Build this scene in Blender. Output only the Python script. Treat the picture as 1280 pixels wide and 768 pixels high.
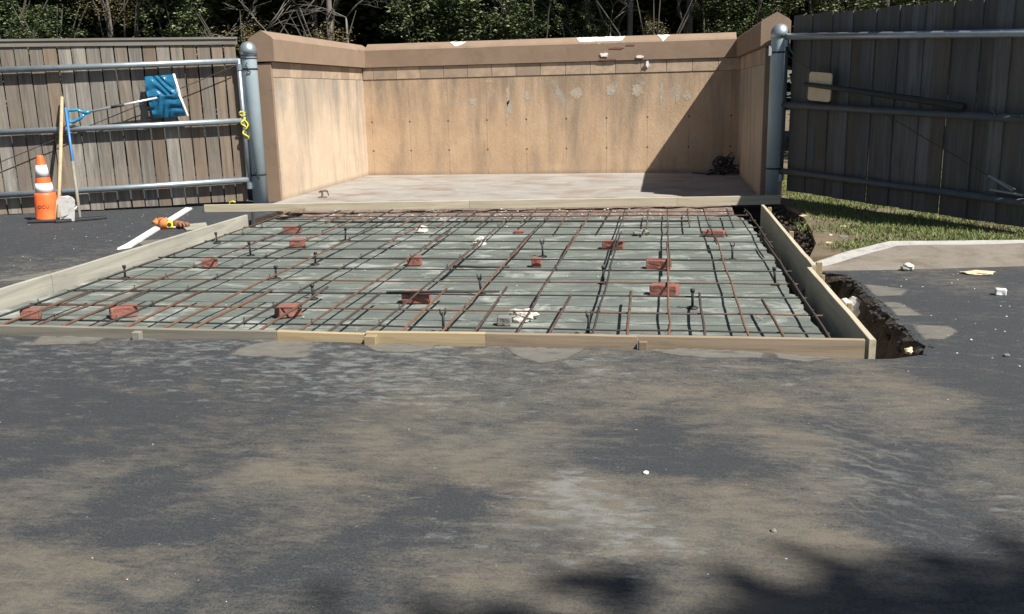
import bpy, bmesh, math, random
from mathutils import Vector, Matrix, noise, geometry
random.seed(7)
R = math.radians
scn = bpy.context.scene
for o in list(bpy.data.objects): bpy.data.objects.remove(o)
col = scn.collection

# ---------------------------------------------------------------- camera, sky, sun, exposure
cd = bpy.data.cameras.new('camera'); cam = bpy.data.objects.new('camera', cd); col.objects.link(cam)
cd.sensor_width = 36; cd.lens = 32.34; cd.clip_end = 2000; cd.clip_start = .05
F = Vector((-.15924287, .96090394, -.22650679)); RR = Vector((.987146, .15813681, -.02314136)); U = Vector((-.01358243, .22728037, .97373464))
cam.matrix_world = Matrix(((RR.x, U.x, -F.x, 0), (RR.y, U.y, -F.y, 0), (RR.z, U.z, -F.z, 1.55), (0, 0, 0, 1)))
scn.camera = cam
TS = Vector((.68, -.41, 1)).normalized()          # towards the sun
w = bpy.data.worlds.new('World'); scn.world = w; w.use_nodes = True
wn = w.node_tree; sk = wn.nodes.new('ShaderNodeTexSky'); sk.sky_type = 'NISHITA'; sk.sun_disc = False
sk.sun_elevation = math.asin(TS.z); sk.sun_rotation = math.atan2(TS.x, TS.y)
wn.links.new(sk.outputs[0], wn.nodes['Background'].inputs[0]); wn.nodes['Background'].inputs[1].default_value = .043
sd = bpy.data.lights.new('sun', 'SUN'); sd.energy = 5.0; sd.angle = R(.5); sd.color = (1, .955, .88)
so = bpy.data.objects.new('sun', sd); col.objects.link(so); so.rotation_euler = TS.to_track_quat('Z', 'Y').to_euler(); so.location = (4, -4, 12)
scn.view_settings.view_transform = 'Standard'; scn.view_settings.look = 'None'
scn.view_settings.exposure = .86; scn.view_settings.gamma = 1

# ---------------------------------------------------------------- helpers
def mat(name, base=(.5,.5,.5), rough=.8, metal=0, spec=None):
    m = bpy.data.materials.new(name); m.use_nodes = True
    b = m.node_tree.nodes['Principled BSDF']
    b.inputs['Base Color'].default_value = (*base, 1); b.inputs['Roughness'].default_value = rough; b.inputs['Metallic'].default_value = metal
    if spec is not None: b.inputs['Specular IOR Level'].default_value = spec
    return m
class NT:
    def __init__(s, m): s.t = m.node_tree; s.b = s.t.nodes['Principled BSDF']; s.tc = s.n('ShaderNodeTexCoord'); s.co = s.tc.outputs['Object']
    def n(s, k, **kw):
        x = s.t.nodes.new(k)
        for a, v in kw.items(): setattr(x, a, v)
        return x
    def l(s, a, b): s.t.links.new(a, b)
    def map(s, sc=(1,1,1), rot=(0,0,0), loc=(0,0,0), co=None):
        x = s.n('ShaderNodeMapping'); x.inputs['Scale'].default_value = sc; x.inputs['Rotation'].default_value = rot; x.inputs['Location'].default_value = loc
        s.l(co or s.co, x.inputs[0]); return x.outputs[0]
    def noise(s, scale, det=6, rough=.6, co=None, dist=0):
        x = s.n('ShaderNodeTexNoise'); x.inputs['Scale'].default_value = scale; x.inputs['Detail'].default_value = det
        x.inputs['Roughness'].default_value = rough; x.inputs['Distortion'].default_value = dist; s.l(co or s.co, x.inputs[0]); return x.outputs[0]
    def ramp(s, f, a, b, c0=0., c1=1.):
        x = s.n('ShaderNodeMapRange'); x.inputs[1].default_value = a; x.inputs[2].default_value = b; x.inputs[3].default_value = c0; x.inputs[4].default_value = c1
        s.l(f, x.inputs[0]); return x.outputs[0]
    def mix(s, f, a, b, mode='MIX'):
        x = s.n('ShaderNodeMix', data_type='RGBA', blend_type=mode)
        for i, v in ((0, f), (6, a), (7, b)):
            if isinstance(v, (int, float)): x.inputs[i].default_value = v
            elif isinstance(v, tuple): x.inputs[i].default_value = (*v, 1)
            else: s.l(v, x.inputs[i])
        return x.outputs[2]
    def m(s, op, a, b=0., c=0.):
        x = s.n('ShaderNodeMath', operation=op)
        for i, v in enumerate((a, b, c)):
            if isinstance(v, (int, float)): x.inputs[i].default_value = v
            else: s.l(v, x.inputs[i])
        return x.outputs[0]
    def sep(s, v=None):
        x = s.n('ShaderNodeSeparateXYZ'); s.l(v or s.co, x.inputs[0]); return x.outputs
    def bump(s, h, st=.3, d=.02):
        x = s.n('ShaderNodeBump'); x.inputs['Strength'].default_value = st; x.inputs['Distance'].default_value = d
        s.l(h, x.inputs['Height']); s.l(x.outputs[0], s.b.inputs['Normal'])
    def color(s, c): s.l(c, s.b.inputs['Base Color'])
    def island(s): return s.n('ShaderNodeNewGeometry').outputs['Random Per Island']

def link(name, bm, m, parent=None, smooth=False):
    me = bpy.data.meshes.new(name); bm.normal_update(); bm.to_mesh(me); bm.free()
    for mm in (m if isinstance(m, (list, tuple)) else [m]): me.materials.append(mm)
    if smooth:
        for p in me.polygons: p.use_smooth = True
    o = bpy.data.objects.new(name, me); col.objects.link(o); o.parent = parent
    return o
def tag(o, label=None, cat=None, group=None, kind=None):
    if label: o['label'] = label
    if cat: o['category'] = cat
    if group: o['group'] = group
    if kind: o['kind'] = kind
    return o
def thing(name, label, cat, loc=(0,0,0), rz=0, group=None):
    o = bpy.data.objects.new(name, None); col.objects.link(o); o.location = loc; o.rotation_euler.z = rz
    o.empty_display_size = .1
    return tag(o, label, cat, group)
def box(bm, c, s, rot=None, bev=0.):
    g = bmesh.ops.create_cube(bm, size=1); vs = g['verts']
    M = Matrix.Translation(c) @ (rot.to_4x4() if rot else Matrix.Identity(4)) @ Matrix.Diagonal((*s, 1))
    bmesh.ops.transform(bm, matrix=M, verts=vs)
    if bev:
        es = list({e for v in vs for e in v.link_edges}); bmesh.ops.bevel(bm, geom=es, offset=bev, segments=1, affect='EDGES')
    return vs
def bar(bm, a, b, wd, h, bev=0.):
    """box board from a to b (centre line), wd horizontal width, h vertical height"""
    a, b = Vector(a), Vector(b); d = b - a; L = d.length
    q = d.to_track_quat('X', 'Z').to_matrix()
    return box(bm, (a+b)/2, (L, wd, h), q, bev)
def tube(bm, pts, r, seg=8, caps=True):
    pts = [Vector(p) for p in pts]; n = len(pts); rings = []
    rs = r if isinstance(r, (list, tuple)) else [r]*n
    ref = None
    for i, p in enumerate(pts):
        t = (pts[min(i+1, n-1)] - pts[max(i-1, 0)]).normalized()
        if ref is None: ref = t.orthogonal().normalized()
        x = (ref - t*ref.dot(t)).normalized(); ref = x; y = t.cross(x)
        rings.append([bm.verts.new(p + (x*math.cos(2*math.pi*k/seg) + y*math.sin(2*math.pi*k/seg))*rs[i]) for k in range(seg)])
    for a, b in zip(rings, rings[1:]):
        for k in range(seg): bm.faces.new((a[k], a[(k+1) % seg], b[(k+1) % seg], b[k]))
    if caps: bm.faces.new(rings[0][::-1]); bm.faces.new(rings[-1])
def lathe(bm, prof, seg=24, c=(0,0,0), mi=None):
    rings = [[bm.verts.new((c[0]+r*math.cos(2*math.pi*k/seg), c[1]+r*math.sin(2*math.pi*k/seg), c[2]+z)) for k in range(seg)] for r, z in prof]
    for i, (a, b) in enumerate(zip(rings, rings[1:])):
        for k in range(seg):
            f = bm.faces.new((a[k], a[(k+1) % seg], b[(k+1) % seg], b[k]))
            if mi: f.material_index = mi[i]
    bm.faces.new(rings[0][::-1]); f = bm.faces.new(rings[-1])
    if mi: f.material_index = mi[-1]
def prism(bm, poly, z0, z1):
    """horizontal polygon extruded from z0 to z1"""
    n = len(poly)
    a = [bm.verts.new((*p[:2], z0)) for p in poly]; b = [bm.verts.new((*p[:2], z1)) for p in poly]
    for i in range(n): bm.faces.new((a[i], a[(i+1) % n], b[(i+1) % n], b[i]))
    tr = geometry.tessellate_polygon([[Vector((*p[:2], 0)) for p in poly]])
    for t in tr:
        for vs in (b, a):
            try: bm.faces.new([vs[i] for i in t])
            except ValueError: pass
    bmesh.ops.recalc_face_normals(bm, faces=bm.faces)
def BM(): return bmesh.new()
def jag(poly, step, amp, seed=0, lo=None):
    out = []; rnd = random.Random(seed); n = len(poly)
    for i in range(n):
        a = Vector(poly[i][:2]); b = Vector(poly[(i+1) % n][:2]); k = max(1, int((b-a).length/step))
        for j in range(k):
            p = a.lerp(b, j/k); out.append((p.x + rnd.uniform(-amp, amp), p.y + rnd.uniform(-amp, amp)))
    return out
def lump(bm, c, s, seed, sub=2, rough=.25, rz=0.):
    g = bmesh.ops.create_icosphere(bm, subdivisions=sub, radius=.5)
    M = Matrix.Rotation(rz, 3, 'Z')
    for v in g['verts']:
        d = 1 + rough*noise.noise(v.co*3.1 + Vector((seed*7.3, seed*1.7, 0)))*2
        p = M @ Vector((v.co.x*s[0]*d, v.co.y*s[1]*d, v.co.z*s[2]*d)); v.co = p + Vector(c)
ORD = ['', 'first', 'second', 'third', 'fourth', 'fifth', 'sixth', 'seventh', 'eighth', 'ninth', 'tenth', 'eleventh', 'twelfth', 'thirteenth', 'fourteenth', 'fifteenth', 'sixteenth']

# ---------------------------------------------------------------- materials
def m_asphalt():
    m = mat('asphalt', rough=.88); t = NT(m)
    at = t.n('ShaderNodeVertexColor', layer_name='wear'); s = t.n('ShaderNodeSeparateColor'); t.l(at.outputs[0], s.inputs[0])
    dust, white, scuff = s.outputs[0], s.outputs[1], s.outputs[2]
    st = t.map((.8, 1.5, 1), rot=(0, 0, R(-18))); sc = t.map((.45, 2.4, 1), rot=(0, 0, R(-24)))
    n1 = t.noise(2.2, 9, .68, co=st, dist=.4); n2 = t.noise(8, 9, .75, co=st, dist=.5); n3 = t.noise(70, 5, .75); n4 = t.noise(16, 8, .75, co=sc, dist=.3); n5 = t.noise(230, 2, .6)
    d = t.m('ADD', dust, t.m('MULTIPLY', t.m('SUBTRACT', n1, .5), 1.3))
    for q, k in ((n2, 1.5), (n3, 1.0), (n4, .9)): d = t.m('ADD', d, t.m('MULTIPLY', t.m('SUBTRACT', q, .5), k))
    f = t.ramp(d, .16, .86)
    dark = t.mix(t.ramp(n3, .3, .72), (.012, .0145, .018), (.038, .043, .050))
    tan = t.mix(t.ramp(t.noise(1.1, 4, .6, co=st), .35, .65), (.116, .108, .088), (.135, .114, .085))
    c = t.mix(f, dark, tan)
    wv = t.n('ShaderNodeTexWave', wave_type='BANDS', bands_direction='Y'); wv.inputs['Scale'].default_value = 4.; wv.inputs['Distortion'].default_value = 9.; wv.inputs['Detail'].default_value = 4
    wv.inputs['Detail Scale'].default_value = 2.; t.l(t.map((1, 1, 1), rot=(0, 0, R(38))), wv.inputs[0])
    c = t.mix(t.m('MULTIPLY', t.m('MULTIPLY', scuff, t.ramp(wv.outputs['Fac'], .5, 1.)), t.ramp(n2, .35, .6)), c, (.115, .118, .115))
    pale = t.noise(9, 9, .75, co=t.map((.7, 1.7, 1), rot=(0, 0, R(10)), loc=(4, 2, 0)), dist=.2)
    pf = t.ramp(t.m('ADD', pale, t.m('MULTIPLY', white, .23)), .62, .76)
    c = t.mix(t.m('MULTIPLY', pf, .7), c, (.20, .21, .205))
    oil = t.ramp(t.noise(1.1, 8, .68, co=t.map((.8, 1.3, 1), loc=(9, 3, 0)), dist=.8), .56, .68)
    c = t.mix(t.m('MULTIPLY', oil, .4), c, (.022, .026, .031))
    c = t.mix(t.ramp(n5, .56, .72, 0, .6), c, (.17, .17, .155)); c = t.mix(t.ramp(n5, .44, .28, 0, .7), c, (.010, .011, .012))
    v = t.n('ShaderNodeTexVoronoi'); v.inputs['Scale'].default_value = 30; t.l(t.co, v.inputs[0])
    vc = t.n('ShaderNodeSeparateColor'); t.l(v.outputs['Color'], vc.inputs[0])
    sp = t.m('MULTIPLY', t.m('LESS_THAN', v.outputs['Distance'], .09), t.m('GREATER_THAN', vc.outputs[0], .97))
    c = t.mix(t.m('MULTIPLY', sp, .7), c, (.35, .35, .33))
    t.color(c)
    t.bump(t.m('ADD', t.m('ADD', t.m('MULTIPLY', n3, .7), t.m('MULTIPLY', n2, .8)), t.m('MULTIPLY', n5, .5)), .7, .012)
    t.l(t.ramp(n2, .3, .7, .7, .95), t.b.inputs['Roughness']); return m
def m_mottle(name, a, b, scale=3, det=8, rough=.85, bump=.3, fine=40, c3=None, th=(.62,.75), stretch=(1,1,1), bd=.01, lohi=(.3,.7)):
    m = mat(name, rough=rough); t = NT(m); co = t.map(stretch)
    n1 = t.noise(scale, det, .65, co=co, dist=.3); n2 = t.noise(fine, 4, .6)
    c = t.mix(t.ramp(t.m('ADD', t.m('MULTIPLY', n1, .8), t.m('MULTIPLY', n2, .2)), *lohi), a, b)
    if c3:
        n3 = t.noise(scale*.8, 9, .7, co=t.map(stretch, loc=(5, 9, 2)), dist=.5); c = t.mix(t.ramp(n3, *th), c, c3)
    t.color(c)
    if bump: t.bump(t.m('ADD', n2, n1), bump, bd)
    return m
def m_wood(name, cols, axis='Z', freq=14, seam=True, rough=.85, isl=True, stain=None):
    """long-grain timber; grain along local axis"""
    m = mat(name, rough=rough); t = NT(m)
    sc = {'Z': (1, 1, .06), 'X': (.06, 1, 1), 'Y': (1, .06, 1)}[axis]
    rnd = t.island() if isl else None
    co = t.map(sc)
    if isl:
        ad = t.n('ShaderNodeVectorMath', operation='ADD'); t.l(co, ad.inputs[0]); cb = t.n('ShaderNodeCombineXYZ')
        q = t.m('MULTIPLY', rnd, 37.); t.l(q, cb.inputs[0]); t.l(q, cb.inputs[1]); t.l(q, cb.inputs[2]); t.l(cb.outputs[0], ad.inputs[1]); co = ad.outputs[0]
    g = t.noise(freq, 9, .7, co=co, dist=1.2); g2 = t.noise(freq*3.5, 6, .7, co=co, dist=.5); big = t.noise(1.7, 4, .6, co=t.map((1, 1, 1), loc=(3, 1, 0)))
    c = t.mix(t.ramp(g, .32, .68), cols[0], cols[1])
    if isl: c = t.mix(t.ramp(rnd, .35, .95), c, t.mix(t.ramp(g, .3, .7), tuple(v*.55 for v in cols[2]), cols[2]))
    if isl: c = t.mix(t.ramp(t.m('FRACT', t.m('MULTIPLY', rnd, 7.3)), 0., 1., 0., .45), c, tuple(v*.55 for v in cols[0]))
    c = t.mix(t.ramp(g2, .56, .72, 0, .55), c, tuple(v*.35 for v in cols[0]))
    c = t.mix(t.ramp(big, .5, .75, 0, .45), c, stain or cols[2])
    t.color(c); t.bump(t.m('ADD', g, g2), .35, .006); return m
def m_plaster(name, A, B, axis, seams=True, peel=True):
    """painted concrete; axis = index of the horizontal coordinate along the wall"""
    m = mat(name, rough=.9); t = NT(m); xyz = t.sep()
    h = xyz[axis]; z = xyz[2]
    streak = t.noise(2.4, 8, .65, co=t.map((1, 1, .16)), dist=.2); n1 = t.noise(1.3, 7, .65, dist=.3); n2 = t.noise(28, 5, .7)
    c = t.mix(t.ramp(t.m('ADD', t.m('MULTIPLY', n1, .7), t.m('MULTIPLY', n2, .3)), .35, .66), A, B)
    zm = t.m('MULTIPLY', t.ramp(z, .75, 1.75), t.ramp(z, 1.95, 1.85))
    c = t.mix(t.m('MULTIPLY', t.ramp(t.m('ADD', streak, t.m('MULTIPLY', zm, .16)), .50, .74), .78), c, tuple(v*.55 for v in (A[0]*.85, A[1], A[2]*1.15)))
    if peel:
        p = t.noise(2.2, 9, .7, co=t.map((1.2, 1.2, .9), loc=(7.7, 0, 3)), dist=.8)
        band = t.m('MULTIPLY', t.ramp(z, 1.2, 1.5), t.ramp(z, 1.82, 1.68))
        c = t.mix(t.m('MULTIPLY', t.ramp(p, .57, .62), t.m('MULTIPLY', band, .75)), c, (.34, .31, .27))
        # patchy brown band, stronger towards the foot of the wall
    low = t.m('MULTIPLY', t.ramp(z, .1, .012), t.ramp(n1, .3, .6, .3, 1.))
    c = t.mix(t.m('MULTIPLY', low, .7), c, (.16, .12, .085))
    if seams:
        fr = t.m('ABSOLUTE', t.m('SUBTRACT', t.m('FRACT', t.m('ADD', t.m('DIVIDE', h, .768), .875 if axis == 0 else .3)), .5))  # 0 on the seam
        wob = t.m('MULTIPLY', t.m('SUBTRACT', t.noise(9, 3, .5), .5), .016)
        ln = t.m('MULTIPLY', t.m('LESS_THAN', t.m('ADD', fr, wob), .0085), t.ramp(t.noise(3, 5, .7), .38, .55))
        c = t.mix(t.m('MULTIPLY', ln, .38), c, (.13, .085, .05))
        for zz in (1.05, .49):
            dz = t.m('SUBTRACT', z, zz); dx = t.m('MULTIPLY', fr, .768)
            dd = t.m('SQRT', t.m('ADD', t.m('MULTIPLY', dz, dz), t.m('MULTIPLY', dx, dx)))
            c = t.mix(t.m('MULTIPLY', t.m('LESS_THAN', dd, .019), .85), c, (.05, .035, .025))
    gr = t.noise(17, 9, .8, co=t.map((1, 1, .45), loc=(2, 2, 2)), dist=.4); c = t.mix(t.ramp(gr, .60, .72, 0, .55), c, (.17, .13, .095)); c = t.mix(t.ramp(gr, .40, .30, 0, .35), c, (.62, .52, .40))
    t.color(c); t.bump(t.m('ADD', t.m('ADD', t.m('MULTIPLY', n2, .6), streak), gr), .5, .014); return m

M = {}
M['asphalt'] = m_asphalt()
M['subbase'] = m_mottle('subbase', (.074, .088, .078), (.138, .155, .137), 2.6, 9, .8, .5, 45, (.28, .30, .27), (.51, .66), (1, 1.5, 1))
M['slab'] = m_mottle('slab_concrete', (.20, .185, .165), (.33, .315, .29), 1.8, 9, .85, .2, 30, (.19, .125, .085), (.50, .70), (.8, 1., 1))
M['soil'] = m_mottle('soil', (.020, .016, .013), (.062, .046, .035), 9, 8, .95, .9, 50, bd=.03)
M['tar'] = m_mottle('broken_asphalt', (.010, .010, .011), (.035, .035, .036), 14, 6, .95, .8, 50)
M['redsoil'] = m_mottle('broken_edge', (.09, .05, .04), (.27, .21, .17), 7, 8, .95, .9, 50, (.10, .035, .03), (.6, .7), bd=.03)
M['yard'] = m_mottle('yard_soil', (.075, .060, .032), (.17, .125, .085), 2.2, 8, .95, .7, 50, bd=.02)
M['grass'] = mat('grass', rough=.8); t = NT(M['grass']); t.color(t.mix(t.island(), (.07, .105, .024), (.20, .225, .075)))
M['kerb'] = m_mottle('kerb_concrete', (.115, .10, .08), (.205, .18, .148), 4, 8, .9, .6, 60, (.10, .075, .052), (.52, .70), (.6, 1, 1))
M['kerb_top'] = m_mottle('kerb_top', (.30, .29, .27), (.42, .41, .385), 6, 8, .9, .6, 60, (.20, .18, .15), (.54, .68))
M['patch'] = m_mottle('concrete_smear', (.10, .095, .083), (.165, .155, .132), 7, 9, .9, .3, 60, (.060, .060, .060), (.54, .66), (1, 2, 1))
M['wall_back'] = m_plaster('wall_paint', (.40, .27, .17), (.525, .38, .252), 0)
M['wall_side'] = m_plaster('side_paint', (.42, .32, .23), (.56, .45, .335), 1, seams=False)
M['coping'] = m_mottle('coping_paint', (.20, .14, .095), (.26, .185, .13), 2.5, 8, .9, .3, 50, (.15, .105, .075), (.56, .78))
M['course'] = mat('course_paint', rough=.9); t = NT(M['course']); n = t.noise(6, 7, .65)
t.color(t.mix(t.ramp(n, .4, .75), t.mix(t.island(), (.28, .205, .145), (.46, .34, .235)), (.22, .18, .145))); t.bump(t.noise(40, 4, .6), .3, .01)
M['white'] = m_mottle('bare_plaster', (.62, .60, .56), (.82, .80, .76), 10, 6, .9, .4, 60)
M['chip'] = mat('chip', (.16, .08, .055), .95)
M['seam'] = mat('seam_shadow_paint', (.10, .055, .035), .95)
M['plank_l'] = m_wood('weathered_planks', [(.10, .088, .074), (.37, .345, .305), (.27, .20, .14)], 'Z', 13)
M['plank_r'] = m_wood('weathered_shaded_planks', [(.060, .063, .066), (.165, .172, .178), (.13, .115, .095)], 'Z', 12)  # right gate's planks, with the cool shade on them put into the colour
M['capwood'] = m_wood('grey_cap_board', [(.17, .155, .135), (.30, .28, .25), (.22, .20, .17)], 'X', 12)
M['lumber'] = m_wood('new_lumber', [(.33, .25, .14), (.46, .36, .22), (.30, .23, .14)], 'X', 9)
M['beige'] = m_wood('beige_lumber', [(.36, .32, .23), (.50, .45, .34), (.34, .29, .20)], 'X', 9)
M['lumber_grey'] = m_wood('grey_lumber', [(.14, .13, .105), (.24, .22, .175), (.18, .16, .12)], 'X', 9)
M['lumber_pale'] = m_wood('pale_lumber', [(.25, .24, .20), (.39, .375, .32), (.26, .245, .20)], 'X', 9, stain=(.19, .18, .15))
M['lumber_brown'] = m_wood('brown_lumber', [(.20, .15, .10), (.32, .255, .18), (.21, .155, .105)], 'X', 9)
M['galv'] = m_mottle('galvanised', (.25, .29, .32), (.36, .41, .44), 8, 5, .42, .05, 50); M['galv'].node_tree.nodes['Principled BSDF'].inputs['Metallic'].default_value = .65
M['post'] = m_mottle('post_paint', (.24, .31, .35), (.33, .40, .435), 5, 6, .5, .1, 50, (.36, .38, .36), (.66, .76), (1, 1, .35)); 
M['galv_shade'] = m_mottle('shaded_pipe', (.045, .058, .066), (.075, .09, .10), 8, 5, .6, .05, 50)  # darkened galvanised pipe: shade behind the right gate's planks is in the colour
M['iron'] = mat('dark_iron', (.03, .03, .032), .6, .5)
M['cable'] = mat('dark_cable', (.05, .05, .052), .6, .3)
M['rebar'] = mat('rebar_rust', rough=.85); t = NT(M['rebar']); n = t.noise(5, 6, .7); n2 = t.noise(60, 3, .6)
oi = t.n('ShaderNodeObjectInfo').outputs['Random']
rc = t.mix(t.ramp(t.m('ADD', n, t.m('MULTIPLY', t.m('SUBTRACT', oi, .5), .5)), .36, .62), (.042, .030, .024), (.120, .060, .036)); t.color(t.mix(t.ramp(n2, .6, .75), rc, (.16, .11, .075)))
M['rebar_dark'] = mat('rebar_dark', rough=.75, metal=.2); t = NT(M['rebar_dark']); t.color(t.mix(t.ramp(t.noise(3, 6, .7), .42, .65), (.028, .027, .026), (.055, .040, .031)))
M['brick'] = m_mottle('red_brick', (.17, .06, .046), (.26, .105, .078), 14, 6, .9, .6, 70, (.30, .22, .18), (.54, .72))
M['stone'] = m_mottle('pale_stone', (.40, .38, .33), (.58, .56, .50), 14, 6, .9, .5, 70)
M['greystone'] = m_mottle('grey_stone', (.12, .12, .11), (.21, .20, .18), 14, 6, .9, .5, 70)
M['tan'] = m_mottle('tan_plastic', (.52, .42, .27), (.62, .51, .34), 8, 5, .6, .1, 50)
M['orange'] = m_mottle('cone_orange', (.80, .115, .022), (.88, .16, .04), 8, 5, .5, .05, 50, (.5, .09, .04), (.66, .8))
M['reflect'] = m_mottle('cone_white', (.62, .62, .60), (.80, .79, .76), 9, 6, .5, .05, 50, (.38, .36, .33), (.62, .72))
M['rubber'] = mat('black_rubber', (.022, .023, .025), .7)
M['blue'] = m_mottle('blue_plastic', (.018, .15, .30), (.04, .27, .46), 7, 6, .22, .05, 50, (.30, .42, .50), (.62, .72), (1, 1, 2.5))
M['blue2'] = mat('blue_handle', (.06, .20, .50), .4)
M['alu'] = mat('aluminium', (.62, .63, .64), .35, .6)
M['whitepaint'] = m_mottle('white_paint', (.60, .60, .57), (.76, .76, .73), 9, 6, .6, .1, 50)
M['scuffed'] = m_mottle('scuffed_white', (.33, .33, .32), (.50, .50, .48), 12, 7, .6, .1, 50, (.20, .19, .18), (.58, .7))
M['handlewood'] = m_wood('handle_wood', [(.33, .25, .15), (.50, .40, .26), (.40, .30, .18)], 'Z', 10, isl=False)
M['yellow'] = mat('yellow_rope', (.62, .55, .05), .7)
M['tapeyellow'] = mat('tape_yellow', (.80, .55, .03), .4)
M['leather'] = m_mottle('orange_leather', (.46, .14, .04), (.62, .22, .07), 9, 6, .7, .3, 60)
M['brownglove'] = m_mottle('brown_leather', (.16, .07, .035), (.26, .12, .06), 9, 6, .7, .3, 60)
M['bark'] = m_mottle('bark', (.035, .03, .025), (.085, .075, .062), 6, 8, .95, .6, 40, stretch=(1, 1, .3), bd=.02)
M['barklight'] = m_mottle('pale_bark', (.10, .09, .078), (.21, .19, .165), 6, 8, .95, .6, 40, stretch=(1, 1, .3), bd=.02)
t = NT(M['patch']); at = t.n('ShaderNodeVertexColor', layer_name='edge'); se = t.n('ShaderNodeSeparateColor'); t.l(at.outputs[0], se.inputs[0])
t.l(t.ramp(t.m('ADD', se.outputs[0], t.m('MULTIPLY', t.m('SUBTRACT', t.noise(14, 8, .75), .5), 1.5)), .25, .75, 0, .88), t.b.inputs['Alpha'])
def m_leaf(name, a, b, c):
    m = mat(name, rough=.55); t = NT(m); r = t.island()
    t.color(t.mix(t.ramp(r, .82, 1.), t.mix(t.ramp(r, 0, .8), a, b), c)); return m
M['leaf_dark'] = m_leaf('leaf_dark', (.016, .030, .009), (.035, .058, .016), (.07, .085, .03))
M['leaf_mid'] = m_leaf('leaf_mid', (.022, .042, .012), (.068, .092, .030), (.20, .20, .08))
M['leaf_dry'] = m_leaf('leaf_dry', (.05, .06, .022), (.13, .105, .045), (.27, .15, .06))
M['forest'] = mat('forest_floor', (.022, .02, .012), .95)

# ---------------------------------------------------------------- ground
hole = [(-5.326, 5.412), (1.24, 5.385)]
hole_r = [(1.34, 5.40), (1.39, 5.43), (1.46, 5.47), (1.53, 5.50), (1.57, 5.62), (1.55, 5.84), (1.57, 6.10), (1.545, 6.35), (1.54, 6.58), (1.55, 6.89), (1.55, 7.22), (1.53, 7.55), (1.53, 7.9), (1.43, 7.96), (1.30, 8.08),
          (1.33, 8.5), (1.50, 9.29), (1.60, 10.35), (1.68, 11.67), (1.61, 12.3), (1.56, 12.86)]
rj = []
rnd = random.Random(3)
for a, b in zip(hole_r, hole_r[1:]):
    k = max(1, int(math.dist(a, b)/.07))
    for j in range(k):
        f = j/k; x = a[0]+(b[0]-a[0])*f; y = a[1]+(b[1]-a[1])*f
        amp = .028 if 5.5 < y < 12.6 else .006
        rj.append((x+rnd.uniform(-amp, amp), y+rnd.uniform(-amp, amp)*.6))
hole = hole + rj + [hole_r[-1], (-5.326, 12.86)]
# stain map: (x, y, dust, pale scum), read along the pavement
WEAR_PX = [(40,450,.1,.5),(150,440,.25,.5),(250,440,.1,.6),(350,460,.1,.7),(450,460,.15,.7),(550,455,.3,.7),(60,500,.05,.2),(150,520,.08,.1),(250,490,.15,.3),(300,520,.2,.1),(350,480,.2,.5),(400,470,.25,.7),(480,480,.4,.7),(550,490,.5,.6),(600,500,.6,.4),(500,540,.65,.1),(560,560,.75,0),
 (100,600,.6,0),(60,620,.65,0),(130,590,.5,0),(180,620,.05,0),(190,600,.08,0),(60,560,.05,0),(150,560,.15,0),(20,580,.05,0),(170,660,.1,0),(60,665,.15,.1),(300,600,.7,0),(350,580,.75,0),(400,600,.55,0),(240,660,.1,0),(450,640,.55,0),(380,660,.5,0),(300,700,.25,0),(350,720,.15,0),(420,740,.12,0),(480,650,.1,0),(460,675,.08,0),(280,560,.3,0),(230,580,.25,0),
 (570,622,.05,.1),(600,633,.1,.2),(610,595,.75,0),(640,640,.8,.4),(560,700,.5,.1),(40,740,.7,0),(100,720,.7,0),(20,690,.6,0),(180,740,.6,0),(250,740,.3,0),(600,740,.6,0),(540,680,.3,.5),
 (700,460,.4,.5),(760,470,.5,.6),(900,470,.5,.3),(1000,465,.3,.3),(1100,480,.75,0),(1180,500,.65,0),(1140,510,.7,0),(700,500,.6,.2),(800,500,.6,.1),(900,520,.6,0),(960,510,.6,0),(820,550,.05,0),(850,565,.0,.1),(880,575,.05,0),(790,572,.15,.1),(930,590,.12,0),(950,600,.2,0),(890,545,.4,0),(1000,560,.75,0),(1030,600,.65,.2),(900,640,.8,0),(960,620,.7,0),
 (1060,540,.25,.1),(1080,565,.25,.3),(1120,540,.4,.1),(1075,600,.4,.6),(1130,600,.0,0),(1120,640,.0,0),(1160,570,.08,0),(1180,650,.05,.1),(1230,580,.6,0),(1260,620,.5,.4),(1220,530,.2,0),(1240,490,.05,0),(1200,460,.08,.2),(1260,530,.1,0),(1150,460,.2,.1),(1270,680,.3,.4),(700,620,.95,.9),(750,650,.95,.9),(800,675,.85,.8),(850,690,.7,.7),(950,670,.8,0),(1000,680,.75,0),(700,690,.6,.6),(830,700,.3,.3),(660,690,.6,.4),(700,740,.5,.2),(780,740,.4,0),(900,720,.6,0),
 (1100,350,.05,.2),(1150,350,.3,.2),(1200,348,.45,.2),(1240,400,.05,.1),(1180,380,.0,.1),(1250,345,.15,.2),(1220,430,.05,.2),(50,300,.0,.15),(150,290,.0,.2),(30,350,.3,.35),(60,335,.4,.4),(100,310,.1,.3),(200,300,.05,.25),(250,285,.1,.3),(20,290,.0,.1),(280,270,.0,.1),(90,275,.0,.1)]
def ground(px, py):
    d = RR*((px-640)/1150) - U*((py-384)/1150) + F
    k = -1.55/d.z; return d.x*k, d.y*k
WEAR = [(*ground(a, b), c, d) for a, b, c, d in WEAR_PX]      # ground coordinates in metres
def wear(x, y):
    if not (-12 < x < 6 and 1 < y < 14): return (.25, .2)
    r = max(y, 2.); s = sd_ = sw = 0
    for a, b, c, d in WEAR:
        dx = (x-a)/r; dy = (y-b)*2.2/(r*r)*1.6
        q = 1/((dx*dx+dy*dy)**1.6 + 3e-6); s += q; sd_ += q*c; sw += q*d
    return sd_/s, sw/s
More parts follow.
